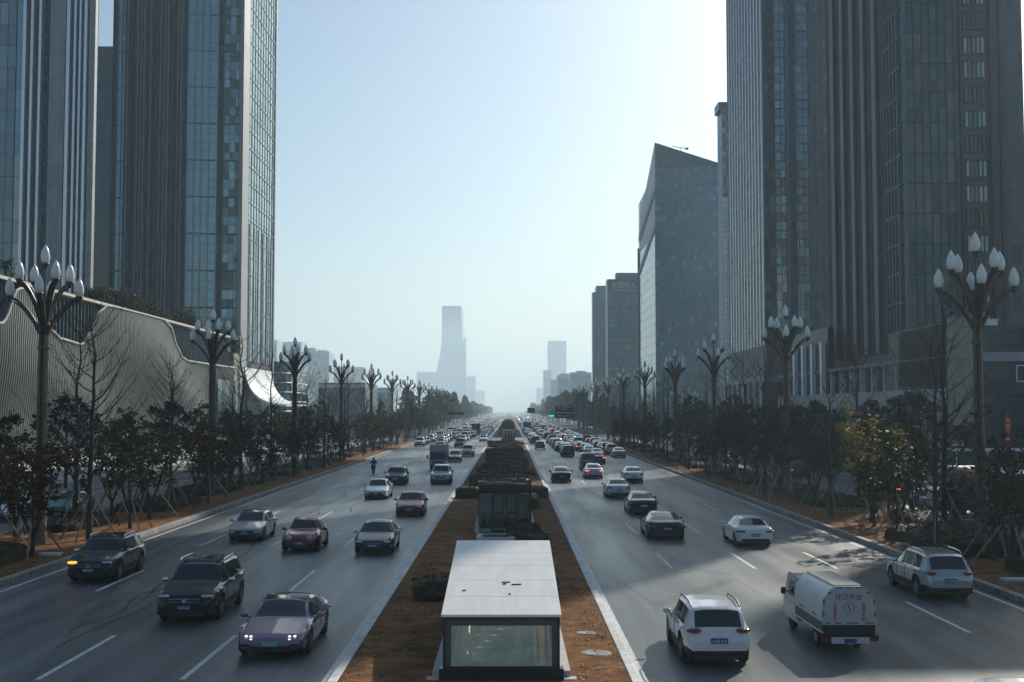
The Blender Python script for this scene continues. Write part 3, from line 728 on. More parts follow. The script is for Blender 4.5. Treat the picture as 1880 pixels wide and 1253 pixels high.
bx = MB(); bx.tube([(0,0,0),(0,0,2.2)], .12, 5); bx.tube([(-3,0,2.6),(0,0,2.1),(2.2,0,1.9)], .13, 5); bx.box(1.6,-.5,1.5,2.6,.5,2.1)
o = bx.build('roof_crane', M['dark_metal']); o.location = (px2x(1258,Ya), Ya+6, at(1258,276,Ya).z); tag(o, 'small window cleaning crane on the sloping roof of the teal wedge tower', 'crane')
# thin light-blue tower
T = thing('slim_blue_tower', 'slim pale blue glass tower squeezed between the wedge roofed tower and the dark tower', 'tower')
Ya = 350.0; xa, xb = px2x(1319.5,Ya+8), px2x(1372,Ya); h = at(1325,186,Ya).z
core(xa+.3, Ya, xb, Ya+8, 0, h-2.5, M['fin_grey'], T); panes((xa+.3,Ya),(xb,Ya), 2, h-28, 1.1, 1.7, G['bluepale'], T, d=.15, seed=65)
panes((xa+.3,Ya),(xb,Ya), h-27, h-2.5, 1.1, 1.7, G['pale2'], T, 'upper_curtain_wall', d=.15, seed=66, jit=.05)
bx = MB(); bx.box(px2x(1325,Ya), Ya+1, h-2.5, xb, Ya+8, h); bx.build('roof_block', M['fin_grey'], T)

# dark tower A
T = thing('dark_ribbed_tower', 'dark tower with thin vertical lines on its avenue side, right of the pale blue sliver', 'tower')
XA, YA0, YA1, HA = 44.7, 249.0, 278.0, 172.0
XA = px2x(1405, 249.0); YA1 = XA*F/(1338-935.6)
XAr = px2x(1534, 249.0)
core(XA+.3, YA0+.3, XAr+14, YA1, 0, HA, M['panel_plum'], T)
panes((XA+.3,YA1),(XA+.3,YA0+.3), 20, HA, 1.6, 3.6, G['navy'], T, 'side_curtain_wall', d=.05, seed=70)
Ls = YA1-YA0
vfins((XA+.3,YA1),(XA+.3,YA0+.3), 20, HA, arange(.6, Ls, 3.3), .45, .12, M['fin_dark'], T)
vfins((XA+.3,YA1),(XA+.3,YA0+.3), 20, HA, arange(1.6, Ls, 3.3), .20, .14, M['fin_line'], T, 'light_fin_cladding')
seg = [(1406,1428,'plum'),(1428,1451,'plum2'),(1451,1468,'navy'),(1468,1500,'plum2'),(1500,1528,'pale3')]
G['plum2'] = glass_panes('mottled_glass', (.030,.042,.048), (.20,.23,.235), .07, 2.5, .26, wob=.5)
G['pale3'] = glass_panes('grey_panel_glass', (.13,.14,.145), (.18,.19,.19), .2, 1.6, .2, wob=.15, lo=.85, hi=1.15)
for i, (a, c, g) in enumerate(seg): panes((px2x(a,YA0),YA0+.3),(px2x(c,YA0),YA0+.3), 20, HA, 1.2, 1.8, G[g], T, d=.1, seed=71+i, jit=.03)
vfins((XA,YA0+.3),(XAr,YA0+.3), 20, HA, arange(.2, 14, 1.2), .10, .22, M['fin_dark'], T)
vfins((XA,YA0+.3),(XAr,YA0+.3), 20, HA, [.1, 4.9, 5.25, 9.8, 10.2, 13.9], .3, .7, M['fin_grey'], T, 'main_fin_cladding')
hbands((XA,YA0+.3),(XAr,YA0+.3), arange(20, HA, 1.8), .09, .16, M['fin_dark'], T)
bx = MB(); bx.box(XA-.6, YA0-3, 12.6, XAr, YA1+4, 13.6); bx.build('canopy_slab', M['fin_grey'], T)
bx = MB()
bx.box(XA-.2, YA0, 0, XAr, YA1, 12.6); bx.build('base_wall', M['fin_dark'], T)
for k in range(7):
    bx = MB(); y = YA0+1.5+k*(Ls-3)/6; bx.box(XA-.8, y-.3, .1, XA-.3, y+.3, 12.6); bx.build('column', M['fin_white'], T)

# dark tower B (near right)
T = thing('residential_tower', 'huge dark tower with a teal glass front and stacked balcony windows at the right', 'tower')
YB0 = 147.0; XB = px2x(1668, YB0); YB1 = XB*F/(1535-935.6); HB = 176.0; XBr = 62.6
core(XB+.3, YB0+.3, XBr, YB1, 0, HB, M['panel_plum'], T)
LB = YB1-YB0
# avenue side: deep vertical ribs and slots
for k in range(5):
    f0 = .04+.155*k; a0 = LB*f0
    bx = MB(); L, u, n = frame((XB+.3,YB1),(XB+.3,YB0+.3))
    bx.obox((XB+.3,YB1), u, n, a0, a0+LB*.055, 0, .9, 14, HB); bx.obox((XB+.3,YB1), u, n, a0+LB*.075, a0+LB*.09, 0, .5, 14, HB); bx.build('deep_rib', M['panel_plum'], T)
    bx = MB()
    for z in arange(16, HB, 3.6): bx.obox((XB+.3,YB1), u, n, a0+LB*.114, a0+LB*.121, .05, .32, z, z+3.0)
    bx.build('stacked_slot_glazing', M['fin_line'], T)
panes((XB+.3,YB1),(XB+.3,YB0+.3), 14, HB, 1.4, 3.6, G['plum'], T, 'side_curtain_wall', d=.02, seed=80, jit=.01)
a_ = LB*.80; L, u, n = frame((XB+.3,YB1),(XB+.3,YB0+.3))
P_ = (XB+.3+u[0]*a_, YB1+u[1]*a_)
vfins(P_, (XB+.3,YB0+.3), 14, HB, arange(.2, LB, 1.3), .12, .8, M['fin_grey'], T, 'lattice_fin_cladding'); hbands(P_, (XB+.3,YB0+.3), arange(16, HB, 3.6), .3, .7, M['fin_brown'], T, 'lattice_band_cladding')
bx = MB(); bx.box(XB-.1, YB0-.1, 12, XB+.35, YB0+.4, HB); bx.build('bright_corner_fin', M['fin_grey'], T)
# front
xw = px2x(1778, YB0); xw2 = px2x(1828, YB0)
panes((XB+.4,YB0+.3),(xw,YB0+.3), 12, HB, .98, 1.85, G['teal'], T, d=.1, seed=81, jit=.015)
vfins((XB+.4,YB0+.3),(xw,YB0+.3), 12, HB, arange(0, xw-XB, .98), .09, .22, M['fin_brown'], T)
hbands((XB+.4,YB0+.3),(xw,YB0+.3), arange(12, HB, 3.7), .12, .2, M['fin_dark'], T)
def winrow(x0, x1, z0, H, lit_every):
    r = random.Random(3); z = z0; k = 0
    while z < 62:
        fr = MB(); fr.box(x0, YB0+.02, z, x1, YB0+.28, z+.16); fr.box(x0, YB0+.02, z+2.1, x1, YB0+.28, z+2.26)
        nx = 5
        for i in range(nx+1):
            xx = x0+(x1-x0-.1)*i/nx; fr.box(xx, YB0+.0, z+.1, xx+.1, YB0+.26, z+2.2)
        w = fr.build('window', M['fin_brown'], T)
        pn = MB()
        for i in range(nx):
            xa_ = x0+(x1-x0-.1)*i/nx+.12; xb_ = x0+(x1-x0-.1)*(i+1)/nx-.02; t = r.uniform(-.02, .02)
            pn.quad((xa_,YB0+.2+t,z+.17),(xb_,YB0+.2-t,z+.17),(xb_,YB0+.2-t,z+2.08),(xa_,YB0+.2+t,z+2.08))
        pn.build('pane', G['pale4'] if (k % 5 in (1,2,4)) else G['teal'], w)
        z += 3.05; k += 1
G['pale4'] = glass_panes('bright_window_glass', (.05,.08,.09), (.42,.55,.56), .08, 1.9, .45)
winrow(xw+.25, xw2-.3, 13.5, HB, 3)
panes((xw2+1.9,YB0+.3),(XBr-.1,YB0+.3), 12, HB, 1.6, 3.05, G['teal'], T, 'side_window_grid', d=.02, seed=82, gap=.5)
bx = MB(); bx.box(xw-.3, YB0-.35, 12, xw, YB0+.3, HB); bx.box(xw2, YB0-.6, 12, xw2+.9, YB0+.3, HB); bx.box(xw2+1.2, YB0-.3, 12, xw2+1.7, YB0+.3, HB); bx.build('brown_pier', M['fin_brown'], T)
# unseen tower added outside the frame to shade the road
T = thing('shading_tower', 'plain dark tower added outside the right edge to shade the road', 'tower')
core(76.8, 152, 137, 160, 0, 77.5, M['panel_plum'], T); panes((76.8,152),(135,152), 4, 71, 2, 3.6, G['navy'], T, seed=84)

# podium of tower B / A
T = thing('shopping_podium', 'low retail podium with white columns and dark vertical louvres behind the right trees', 'building')
PXr = 45.0; yA, yB = 126.0, 205.0
core(PXr+.4, yA+.3, 62.5, YB0-.5, 0, 15.6, M['fin_dark'], T)
core(PXr+1.2, YB0, XB+.2, yB, 0, 12.5, M['fin_dark'], T, 'rear_wall')
y0p = 141.0
vfins((PXr+.4,y0p),(PXr+.4,yA), 9.4, 15.8, arange(.2, 15, .62), .16, .55, M['fin_brown'], T, 'louvre_cladding')
hbands((PXr+.4,y0p),(PXr+.4,yA), [9.2, 12.2, 15.6], .2, .6, M['fin_dark'], T, 'louvre_rail')
panes((PXr+.4,y0p),(PXr+.4,yA), 9.3, 15.6, 1.3, 3, G['plum'], T, 'louvre_glazing', seed=90)
hbands((PXr+1.2,yB),(PXr+1.2,y0p), [12.1], .45, 1.0, M['concrete'], T, 'eaves')
bx = MB(); bx.box(PXr-.2, yA, 6.9, PXr+1.2, yB, 9.0); bx.build('pale_fascia', M['pale_concrete'], T)
k = 0
for y in arange(yA+3.0, yB, 4.9):
    bx = MB(); bx.box(PXr-.1, y-.28, .1, PXr+.5, y+.28, 6.9); bx.build('column', M['pale_concrete'], T)
    if y > y0p:
        bx = MB(); bx.box(PXr+.35, y-.28, 9.0, PXr+.95, y+.28, 12.1); bx.build('upper_column', M['pale_concrete'], T)
panes((PXr+1.25,yB),(PXr+1.25,yA+.5), .2, 6.8, 1.6, 3.3, G['plum'], T, 'shopfront_glazing', d=.02, seed=91)
for i in range(5):
    bx = MB(); y = 176+i*5.6; bx.box(PXr-.3, y-.5, 9.05, PXr+.3, y+.5, 16.5); bx.build('white_pylon', M['fin_white'], T)
bx = MB(); bx.box(PXr+.3, 174, 9.05, PXr+1.1, 202, 18.6); bx.build('pylon_backing', M['fin_brown'], T)
# beige slab and right retail block
T = thing('retail_block', 'dark retail block with a tall beige wall panel at its corner, right edge', 'building')
yR = 124.0
x1 = px2x(1742,yR); x2 = px2x(1786,yR)
zt = at(1760,583,yR).z; zb = at(1760,781,yR).z
core(x1+.4, yR+.2, 62, yR+1.9, 0, zt-.8, M['fin_dark'], T)
bx = MB(); bx.box(x1, yR-.4, zb, x2, yR+.2, zt); bx.build('beige_panel_wall', M['beige_panel'], T)
panes((x2+.1,yR+.2),(62,yR+.2), 9.5, zt-1.6, 1.6, 1.5, G['navy'], T, seed=92); panes((x2+.1,yR+.2),(62,yR+.2), .3, 8.2, 2.4, 3.6, G['navy'], T, 'shopfront_glazing', seed=93)
hbands((x2+.1,yR+.2),(62,yR+.2), [zt-1.5, 13.4, 8.3], .55, .5, M['fin_brown'], T, 'fascia_band')
hbands((x2+.5,yR+.2),(62,yR+.2), [11.7], .9, .35, M['panel_grey'], T, 'pale_band')
for i in range(4):
    bx = MB(); xx = x2+4.4+i*1.7; z = 9.6
    bx.box(xx, yR-.15, z, xx+1.5, yR-.02, z+.1); bx.box(xx, yR-.15, z+1.6, xx+1.5, yR-.02, z+1.7); bx.box(xx, yR-.15, z, xx+.1, yR-.02, z+1.7); bx.box(xx+1.4, yR-.15, z, xx+1.5, yR-.02, z+1.7); bx.build('window_frame', M['fin_white'], T)
for i, (px, lab) in enumerate(((1758,'small white roof cabin on the left corner of the dark retail block'),(1822,'white rooftop unit on the dark retail block behind the nearest right lamp'))):
    bx = MB(); xx = px2x(px,yR+1); bx.box(xx-.55, yR+.6, 0, xx+.55, yR+1.6, .55); bx.box(xx-.65, yR+.5, .55, xx+.65, yR+1.7, .68); o = bx.build('rooftop_unit', M['fin_white']); o.location = (0,0,zt-.79); tag(o, lab, 'rooftop unit')
vs = thing('vertical_sign', 'narrow orange vertical shop sign on the dark retail block', 'sign', (px2x(1846,yR), yR-.3, 4.6))
bx = MB(); bx.box(-.28,-.08,-2.0,.28,.0,2.0); bx.build('sign_board', M['fin_dark'], vs)
text('characters', '大\n龙\n火\n锅', .6, (-.3,-.10,.9), 0, mat('orange_letters', (.8,.28,.05), .5, emit=(1,.35,.06), es=.12), vs, .02)
ws = thing('shop_sign', 'small pale lettering beside the doorway under the beige wall panel', 'sign', (px2x(1738,yR-2), yR-2.2, 3.1))
bx = MB(); bx.box(0,0,0,1.9,.08,.75); bx.build('sign_board', M['fin_dark'], ws); text('lettering', 'E出口', .6, (.05,-.03,.15), 0, mat('pale_letters', (.6,.75,.75), .5, emit=(.7,.9,.9), es=.12), ws, .01)
# left unit near plaza right: bus shelter like kiosk
T = thing('glass_shelter', 'long glass shelter with a white flat roof on the right plaza', 'shelter', (44.5, 112, .12))
bx = MB(); bx.box(-4.5,-1.5,2.9,4.5,1.5,3.1); bx.build('roof', M['fin_white'], T)
for i in range(4):
    bx = MB(); bx.box(-4.2+i*2.8-.06,-1.2,0,-4.2+i*2.8+.06,-1.08,2.9); bx.build('post', M['steel'], T)
bx = MB(); bx.box(-4.1,1.1,.2,4.1,1.14,2.7); bx.build('glass_panel', M['clear'], T)

# ================================================================ unseen towers added behind the camera for reflections in the tower glass
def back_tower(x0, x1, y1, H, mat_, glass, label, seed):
    T = thing('reflected_tower', label, 'tower'); core(x0, y1-30, x1, y1, 0, H, mat_, T)
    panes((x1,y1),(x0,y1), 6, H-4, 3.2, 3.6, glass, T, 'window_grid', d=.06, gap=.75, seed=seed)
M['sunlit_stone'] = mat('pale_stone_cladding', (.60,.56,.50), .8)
back_tower(-172, -146, -140, 150, M['sunlit_stone'], G['navy'], 'unseen pale stone tower added behind the camera, mirrored in the bright strip of the left glass tower', 201)
back_tower(-255, -215, -150, 120, M['sunlit_stone'], G['navy'], 'unseen broad pale tower added behind the camera, mirrored in the far left finned tower', 202)
back_tower(122, 150, -150, 140, M['sunlit_stone'], G['navy'], 'unseen pale stone tower added behind the camera, mirrored in the dark ribbed tower', 203)
back_tower(168, 190, -120, 90, M['panel_grey'], G['navy'], 'unseen lower grey block added behind the camera, mirrored in the near right tower', 204)
# ================================================================ magnolia lamp posts
def arm_pts(ang, r, z0, z1, n=8):
    return [(math.cos(ang)*(.16+(r-.16)*(t**1.0)), math.sin(ang)*(.16+(r-.16)*(t**1.0)), z0+(z1-z0)*(1-(1-t)**1.9)) for t in [k/n for k in range(n+1)]]
GLOBE = [(.10,0),(.17,.06),(.215,.22),(.225,.36),(.205,.52),(.15,.70),(.08,.84),(.012,.95)]
globe_me = MB().lathe(GLOBE, n=14).mesh('lamp_globe', M['globe'], 'all')
cup_me = MB().lathe([(.03,-.30),(.10,-.16),(.19,-.02),(.20,.04),(.12,.06)], n=12).mesh('globe_cup', M['lamp_metal'], 'all')
def make_lamp():
    T = thing('magnolia_street_lamp', 'x', 'street lamp', group='magnolia street lamps')
    b = MB()
    for k in range(4):
        a = math.pi/4+k*math.pi/2; x, y = .17*math.cos(a), .17*math.sin(a)
        b.tube([(x,y,2.9),(x*.9,y*.9,10.9)], [.115,.10], 8)
    b.lathe([(.34,0),(.36,.5),(.33,.6),(.31,2.8),(.33,3.0),(.20,3.05)], n=16)
    for z in (6.3, 9.6): b.lathe([(.30,z),(.30,z+.12)], n=16)
    b.build('pole', M['lamp_metal'], T, smooth=True)
    b = MB(); b.tube([(0,0,10.5),(0,0,11.6),(0,0,13.55)], [.22,.10,.05], 8); b.build('centre_stem', M['lamp_metal'], T, smooth=True)
    def globe(x, y, z):
        o = bpy.data.objects.new('lamp_globe', globe_me); COL.objects.link(o); o.parent = T; o.location = (x,y,z)
        c = bpy.data.objects.new('globe_cup', cup_me); COL.objects.link(c); c.parent = T; c.location = (x,y,z)
    for tier, (n_, a0, r_, z0, z1) in enumerate(((4,R(12),1.66,10.35,12.12),(4,R(33),1.22,11.0,12.9))):
        for k in range(n_):
            a = a0+k*2*math.pi/n_ + (R(12) if tier and k % 2 else 0)
            pts = arm_pts(a, r_, z0, z1); b = MB()
            for s_ in (-1, 1):
                off = Vector((-math.sin(a), math.cos(a), 0))*.085*s_
                b.tube([Vector(p)+off for p in pts], [.10,.095,.09,.085,.08,.078,.075,.07,.06], 6)
            b.tube([Vector(p)-Vector((0,0,.17)) for p in pts[2:]], [.03,.05,.05,.05,.04,.03,.02], 5)
            b.build('curved_arm', M['lamp_metal'], T, smooth=True)
            globe(math.cos(a)*(r_-.02), math.sin(a)*(r_-.02), z1+.08)
    globe(0,0,13.85)
    return T
ORD = ['nearest','second','third','fourth','fifth','sixth','seventh','eighth','ninth','tenth','eleventh','twelfth','thirteenth','fourteenth','fifteenth','sixteenth','seventeenth','eighteenth','nineteenth','twentieth']
lamp0 = make_lamp(); used = False
LL = [60.7, 99, 137, 175, 213, 251, 289, 327, 365, 403, 441]; LRt = [56.2, 95.2, 129, 165, 202, 240, 278, 316, 354, 392]
for side, ys in (('left', LL), ('right', LRt)):
    for i, y in enumerate(ys):
        x = (-23.1 if i == 0 else -24.0) if side == 'left' else (21.5 if i < 3 else 22.3)
        lab = f'{ORD[i]} magnolia shaped street lamp from the camera in the {side} row'
        if not used:
            o = lamp0; o.location = (x,y,.14); o['label'] = lab; used = True; index_kids()
        else: o = dup(lamp0, (x,y,.14), rnd.uniform(-.5,.5), lab)

# ================================================================ trees
def bark_tube(b, pts, r, n=6): b.tube(pts, r, n, cap=False)
def leaves(b, c, rad, n, size, rr, flat=.8, m=0):
    for _ in range(n):
        d = Vector((rr.gauss(0,1), rr.gauss(0,1), rr.gauss(0,1)*flat)); d.normalize(); d *= rad*(rr.random()**.45)
        p = Vector(c)+d; s = size*rr.uniform(.6,1.3)
        u = Vector((rr.gauss(0,1),rr.gauss(0,1),rr.gauss(0,1)*.6)).normalized(); v = u.orthogonal().normalized(); v.rotate(Matrix.Rotation(rr.uniform(0,6.28), 3, u))
        b.quad(p-u*s, p-v*s*.45, p+u*s, p+v*s*.45, m)
def young_tree(seed, H=6.6, stems=6, mat_='leaf', dens=1.0, spread=1.9, size=.15, low=2.0):
    rr = random.Random(seed); T = bpy.data.objects.new('young_evergreen_tree', None); COL.objects.link(T); T.empty_display_size = .3
    tb = MB(); lb = MB(); th = rr.uniform(.7,1.3); bark_tube(tb, [(0,0,-.1),(0,0,.5),(.03,.02,th)], [.15,.12,.11], 7)
    ends = []
    for k in range(stems):
        a = 2*math.pi*k/stems+rr.uniform(-.3,.3); r1 = spread*rr.uniform(.45,1.0); h = H*rr.uniform(.72,.97)
        pts = []
        for j in range(7):
            t = j/6; pts.append(Vector((math.cos(a)*r1*t**.8*(.9+.2*t)+rr.uniform(-.1,.1)*t, math.sin(a)*r1*t**.8+rr.uniform(-.1,.1)*t, th+(h-th)*t)))
        bark_tube(tb, pts, [.07,.06,.05,.042,.034,.026,.015], 5)
        for j in range(2, 7):
            for q in range(3 if j < 6 else 2):
                p0 = pts[j]; d = Vector((rr.gauss(0,1), rr.gauss(0,1), rr.uniform(.1,1.1))).normalized()*rr.uniform(.35,.95)
                if p0.z+d.z < low: continue
                bark_tube(tb, [p0, p0+d*.5+Vector((0,0,.05)), p0+d], [.018,.013,.006], 4); ends.append(p0+d)
    for e in ends:
        if rr.random() < .2: continue
        leaves(lb, e, rr.uniform(.28,.52), int(rr.uniform(12,28)*dens), size, rr)
    top = [e for e in ends if e.z > H*.7]
    for e in top[:8]: leaves(lb, e+Vector((0,0,.3)), .4, int(26*dens), size, rr)
    tb.build('trunk', M['bark'], T, smooth='all'); lb.build('crown', M[mat_], T)
    return T
def bare_tree(seed, H=11.5):
    rr = random.Random(seed); T = bpy.data.objects.new('bare_tree', None); COL.objects.link(T); T.empty_display_size = .3
    tb = MB(); tw = MB(); n = 10; pts = [Vector((rr.uniform(-.05,.05)*k*.4, rr.uniform(-.05,.05)*k*.4, H*k/n-.1*(k==0))) for k in range(n+1)]
    bark_tube(tb, pts, [.15*(1-k/n)**.8+.015 for k in range(n+1)], 7)
    z = 2.6
    while z < H-.5:
        k = z/H*n; i = int(k); p = pts[i].lerp(pts[min(i+1,n)], k-i); f = 1-(z-2.0)/H
        for q in range(rr.choice((1,2,2))):
            a = rr.uniform(0,6.28); L = (1.1+2.6*f)*rr.uniform(.6,1.05); q_ = []
            for j in range(5):
                t = j/4; q_.append(p+Vector((math.cos(a)*L*t, math.sin(a)*L*t, L*(.35*t+.75*t*t))))
            bark_tube(tw, q_, [.042*f+.012,.034*f+.01,.026*f+.008,.014,.006], 4)
            for j in range(1, 5):
                for s_ in range(2):
                    d = Vector((math.cos(a+rr.uniform(-1.2,1.2)), math.sin(a+rr.uniform(-1.2,1.2)), rr.uniform(.5,1.3))).normalized()*rr.uniform(.3,.9)*(.4+f)
                    bark_tube(tw, [q_[j], q_[j]+d*.55+Vector((rr.uniform(-.05,.05),0,0)), q_[j]+d], [.012,.009,.004], 3)
        z += rr.uniform(.28,.55)
    tb.build('trunk', M['bark'], T, smooth='all'); tw.build('branches' if False else 'bare_crown', M['bark'], T)
    return T
def big_tree(seed, H=9, W_=3.4, mat_='leaf_d', conic=False, n=95, size=.24, per=34):
    rr = random.Random(seed); T = bpy.data.objects.new('street_tree', None); COL.objects.link(T); T.empty_display_size = .3
    tb = MB(); lb = MB(); bark_tube(tb, [(0,0,-.1),(.05,0,H*.3),(0,.1,H*.6),(0,0,H*.9)], [.22,.17,.11,.03], 7)
    for k in range(n):
        t = rr.random(); z = H*(.24+.74*t)
        w = W_*(1-t)**.75 if conic else W_*math.sqrt(max(0, 1-(2*t-.85)**2/1.35))
        a = rr.uniform(0,6.28); r = w*math.sqrt(rr.random()); e = Vector((math.cos(a)*r, math.sin(a)*r, z))
        if k % 2 == 0: s0 = Vector((0,0,z*.72)); bark_tube(tb, [s0, s0.lerp(e,.5)+Vector((0,0,.1)), e], [.06,.035,.012], 4)
        leaves(lb, e, rr.uniform(.4,.75), int(per*rr.uniform(.6,1.2)), size, rr)
    tb.build('trunk', M['bark'], T, smooth='all'); lb.build('crown', M[mat_], T)
    return T
def stakes(seed, r=1.6, h=2.3):
    rr = random.Random(seed); b = MB(); n = rr.choice((3,4,4)); a0 = rr.uniform(0,6)
    for k in range(n):
        a = a0+k*2*math.pi/n+rr.uniform(-.15,.15); L = r*rr.uniform(.85,1.15)
        b.tube([(math.cos(a)*L, math.sin(a)*L, -.05), (math.cos(a)*.06, math.sin(a)*.06, h), (-math.cos(a)*.12, -math.sin(a)*.12, h*1.14)], [.050,.046,.042], 5)
    for k in range(2): b.tube([(-.25,.1-.2*k,h-.1),(.3,-.1+.2*k,h-.05)], .03, 4)
    return b.mesh('tree_stakes', M['stake'])
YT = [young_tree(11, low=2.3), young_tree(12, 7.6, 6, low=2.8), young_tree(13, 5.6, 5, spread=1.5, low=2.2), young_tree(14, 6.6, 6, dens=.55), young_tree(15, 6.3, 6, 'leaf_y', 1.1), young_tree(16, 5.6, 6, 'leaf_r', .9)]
YLOW = young_tree(18, 3.0, 5, dens=.35, spread=1.0, size=.11, low=1.2)
BT = [bare_tree(21), bare_tree(22, 12.5), bare_tree(23, 10)]
BG = [big_tree(31), big_tree(32, 10, 3.6), big_tree(33, 8, 3.0, 'leaf')]
FT = [big_tree(41, 13, 5.2, 'leaf_far', n=120, size=.42, per=28), big_tree(42, 15, 4.6, 'leaf_far', True, n=120, size=.42, per=28), big_tree(43, 11, 5.0, 'leaf_far', n=110, size=.42, per=28)]
ST = [stakes(s) for s in (51,52,53)]
index_kids(); firsts = set()
def put(proto, name, x, y, z, label, cat, group=None, sc=1.0, st=False):
    if proto.name in firsts: T = dup(proto, (x,y,z), rnd.uniform(0,6.28), label, group, sc)
    else:
        firsts.add(proto.name); T = proto; T.location = (x,y,z); T.rotation_euler = (0,0,rnd.uniform(0,6.28)); T.scale = (sc,)*3
        T['label'] = label
        if group: T['group'] = group
    T['category'] = cat
    if st:
        s = bpy.data.objects.new('tree_stake_frame', ST[rnd.randrange(3)]); COL.objects.link(s); s.parent = T
    return T
def bay(side, y):
    ys = LL if side == 'left' else LRt; k = sum(1 for v in ys if v < y); return k
WORDS = {0:'first',1:'second',2:'third',3:'fourth',4:'fifth',5:'sixth',6:'seventh',7:'eighth',8:'ninth',9:'tenth',10:'eleventh',11:'twelfth',12:'thirteenth',13:'fourteenth',14:'fifteenth'}
cnt = {}
def vlabel(kind, side, y, extra=''):
    k = bay(side, y); key_ = (kind, side, k); i = cnt.get(key_, 0); cnt[key_] = i+1
    where = f'before the nearest {side} lamp post' if k == 0 else f'past the {ORD[k-1]} {side} lamp post'
    return f'{WORDS[min(i,14)]} {kind} {where}{extra}'
def verge(side):
    s = -1 if side == 'left' else 1; rr = random.Random(5 if s < 0 else 6); y = 55.0 if s < 0 else 50.0; k = 0
    rows = []
    while y < 258:
        for row, xo in enumerate((21.6, 25.0)):
            x = s*(xo-(1.3 if s > 0 else 0))+rr.uniform(-.6,.6); yy = y+rr.uniform(-1.2,1.2)+row*2.4
            if any(abs(yy-l) < 1.6 and row == 1 for l in (LL if s < 0 else LRt)): yy += 2.5
            rows.append((yy, x, row, k)); k += 1
        y += 6.6 if y < 150 else 7.4
    rows.sort()
    for yy, x, row, k in rows:
        far = yy > 165
        if k % 3 == 2:
            lab = 'tall bare tree on the %s verge in the hazy distance' % side if far else vlabel('tall bare tree', side, yy)
            put(BT[(k//3) % 3], 'bare_tree', x, yy, .15, lab, 'tree', f'bare trees on the {side} verge', rr.uniform(.85,1.05), yy < 150)
        else:
            pi = rr.choice((0,1,2,3,0,1,3,2)); 
            if rr.random() < .10: pi = 5
            lab = 'leafy young tree on the %s verge in the hazy distance' % side if far else vlabel('rusty leaved young tree' if pi == 5 else 'dark leafy young tree', side, yy)
            put(YT[pi], 'young_tree', x, yy, .15, lab, 'tree', f'young trees on the {side} verge', rr.uniform(.72,1.08) if yy < 95 else rr.uniform(.62,.95), yy < 150)
verge('left'); verge('right')
# special trees
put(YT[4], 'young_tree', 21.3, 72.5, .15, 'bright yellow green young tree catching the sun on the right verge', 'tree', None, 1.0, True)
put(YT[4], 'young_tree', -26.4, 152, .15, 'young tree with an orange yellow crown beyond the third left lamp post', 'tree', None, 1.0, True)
put(YLOW, 'young_tree', 24.0, 66.0, .15, 'thin low sapling with few leaves in the right hedge, behind the silver people carrier', 'sapling', None, 1.0, True)
put(YLOW, 'young_tree', -25.6, 53.5, .15, 'bare little sapling with splayed stakes at the far left edge', 'sapling', None, 1.0, True)
put(YLOW, 'young_tree', 21.0, 53.5, .15, 'small staked sapling in the hedge just beyond the nearest right lamp post', 'sapling', None, .95, True)
# trees beyond the side roads
rr = random.Random(77)
for i in range(11):
    y = 88+i*15+rr.uniform(-2,2); put(BG[i % 3], 'street_tree', -37.2+rr.uniform(-.5,.5), y, .1, f'{ORD[i]} round crowned tree from the camera along the left plaza edge', 'tree', 'trees along the left plaza edge', rr.uniform(.72,.86), y < 100)
for i in range(12):
    y = 112+i*13+rr.uniform(-2,2); put(BG[i % 3], 'street_tree', 36.6+rr.uniform(-.5,.8), y, .1, f'{ORD[i]} round crowned tree from the camera along the right plaza edge', 'tree', 'trees along the right plaza edge', rr.uniform(.75,.95))
# rounded roof shrubs on the podium
def roof_shrub(seed, r):
    q = random.Random(seed); T = bpy.data.objects.new('roof_shrub', None); COL.objects.link(T); lb = MB(); tb = MB(); tb.tube([(0,0,0),(0,0,r)], .08, 5)
    for k in range(int(40*r)):
        d = Vector((q.gauss(0,1), q.gauss(0,1), abs(q.gauss(0,1)))).normalized()*r*.85*(q.random()**.3); leaves(lb, d+Vector((0,0,.5)), .5, 30, .16, q)
    tb.build('stem', M['bark'], T); lb.build('crown', M['leaf'], T); return T
SH = [roof_shrub(61, 2.6), roof_shrub(62, 2.0)]; index_kids()
for i, (px, py, r, p, lab) in enumerate([(172,548,1.5,1,'small round shrub on the podium roof, leftmost by the finned tower'),(225,565,1.5,0,'widest round shrub on the podium roof'),(272,575,1.45,1,'round shrub on the podium roof just right of the widest one'),(332,590,1.5,0,'tall rounded shrub on the podium roof nearest the white script letters')]):
    Y = 2250*58.5/(935.6-px); put(SH[p], 'roof_shrub', -58.5, Y, 20.8, lab, 'shrub', 'shrubs on the podium roof', r)
def palm(seed):
    q = random.Random(seed); T = bpy.data.objects.new('palm', None); COL.objects.link(T); tb = MB(); lb = MB(); tb.tube([(0,0,0),(.1,0,1.6),(0,0,3)], [.22,.17,.15], 8)
    for k in range(26):
        a = q.uniform(0,6.28); e = q.uniform(-.3,1.2); L = q.uniform(1.6,2.3); prev = None
        for j in range(6):
            t = j/5; p = Vector((math.cos(a)*L*t*math.cos(e*.6), math.sin(a)*L*t*math.cos(e*.6), 3+L*t*math.sin(e)-1.2*t*t)); w = .22*(1-t)+.02; o_ = Vector((-math.sin(a)*w, math.cos(a)*w, 0))
            if prev: lb.quad(prev[0]-prev[1], prev[0]+prev[1], p+o_, p-o_)
            prev = (p, o_)
    tb.build('trunk', M['bark'], T, smooth='all'); lb.build('crown', M['leaf'], T); return T
PM = palm(3); index_kids()
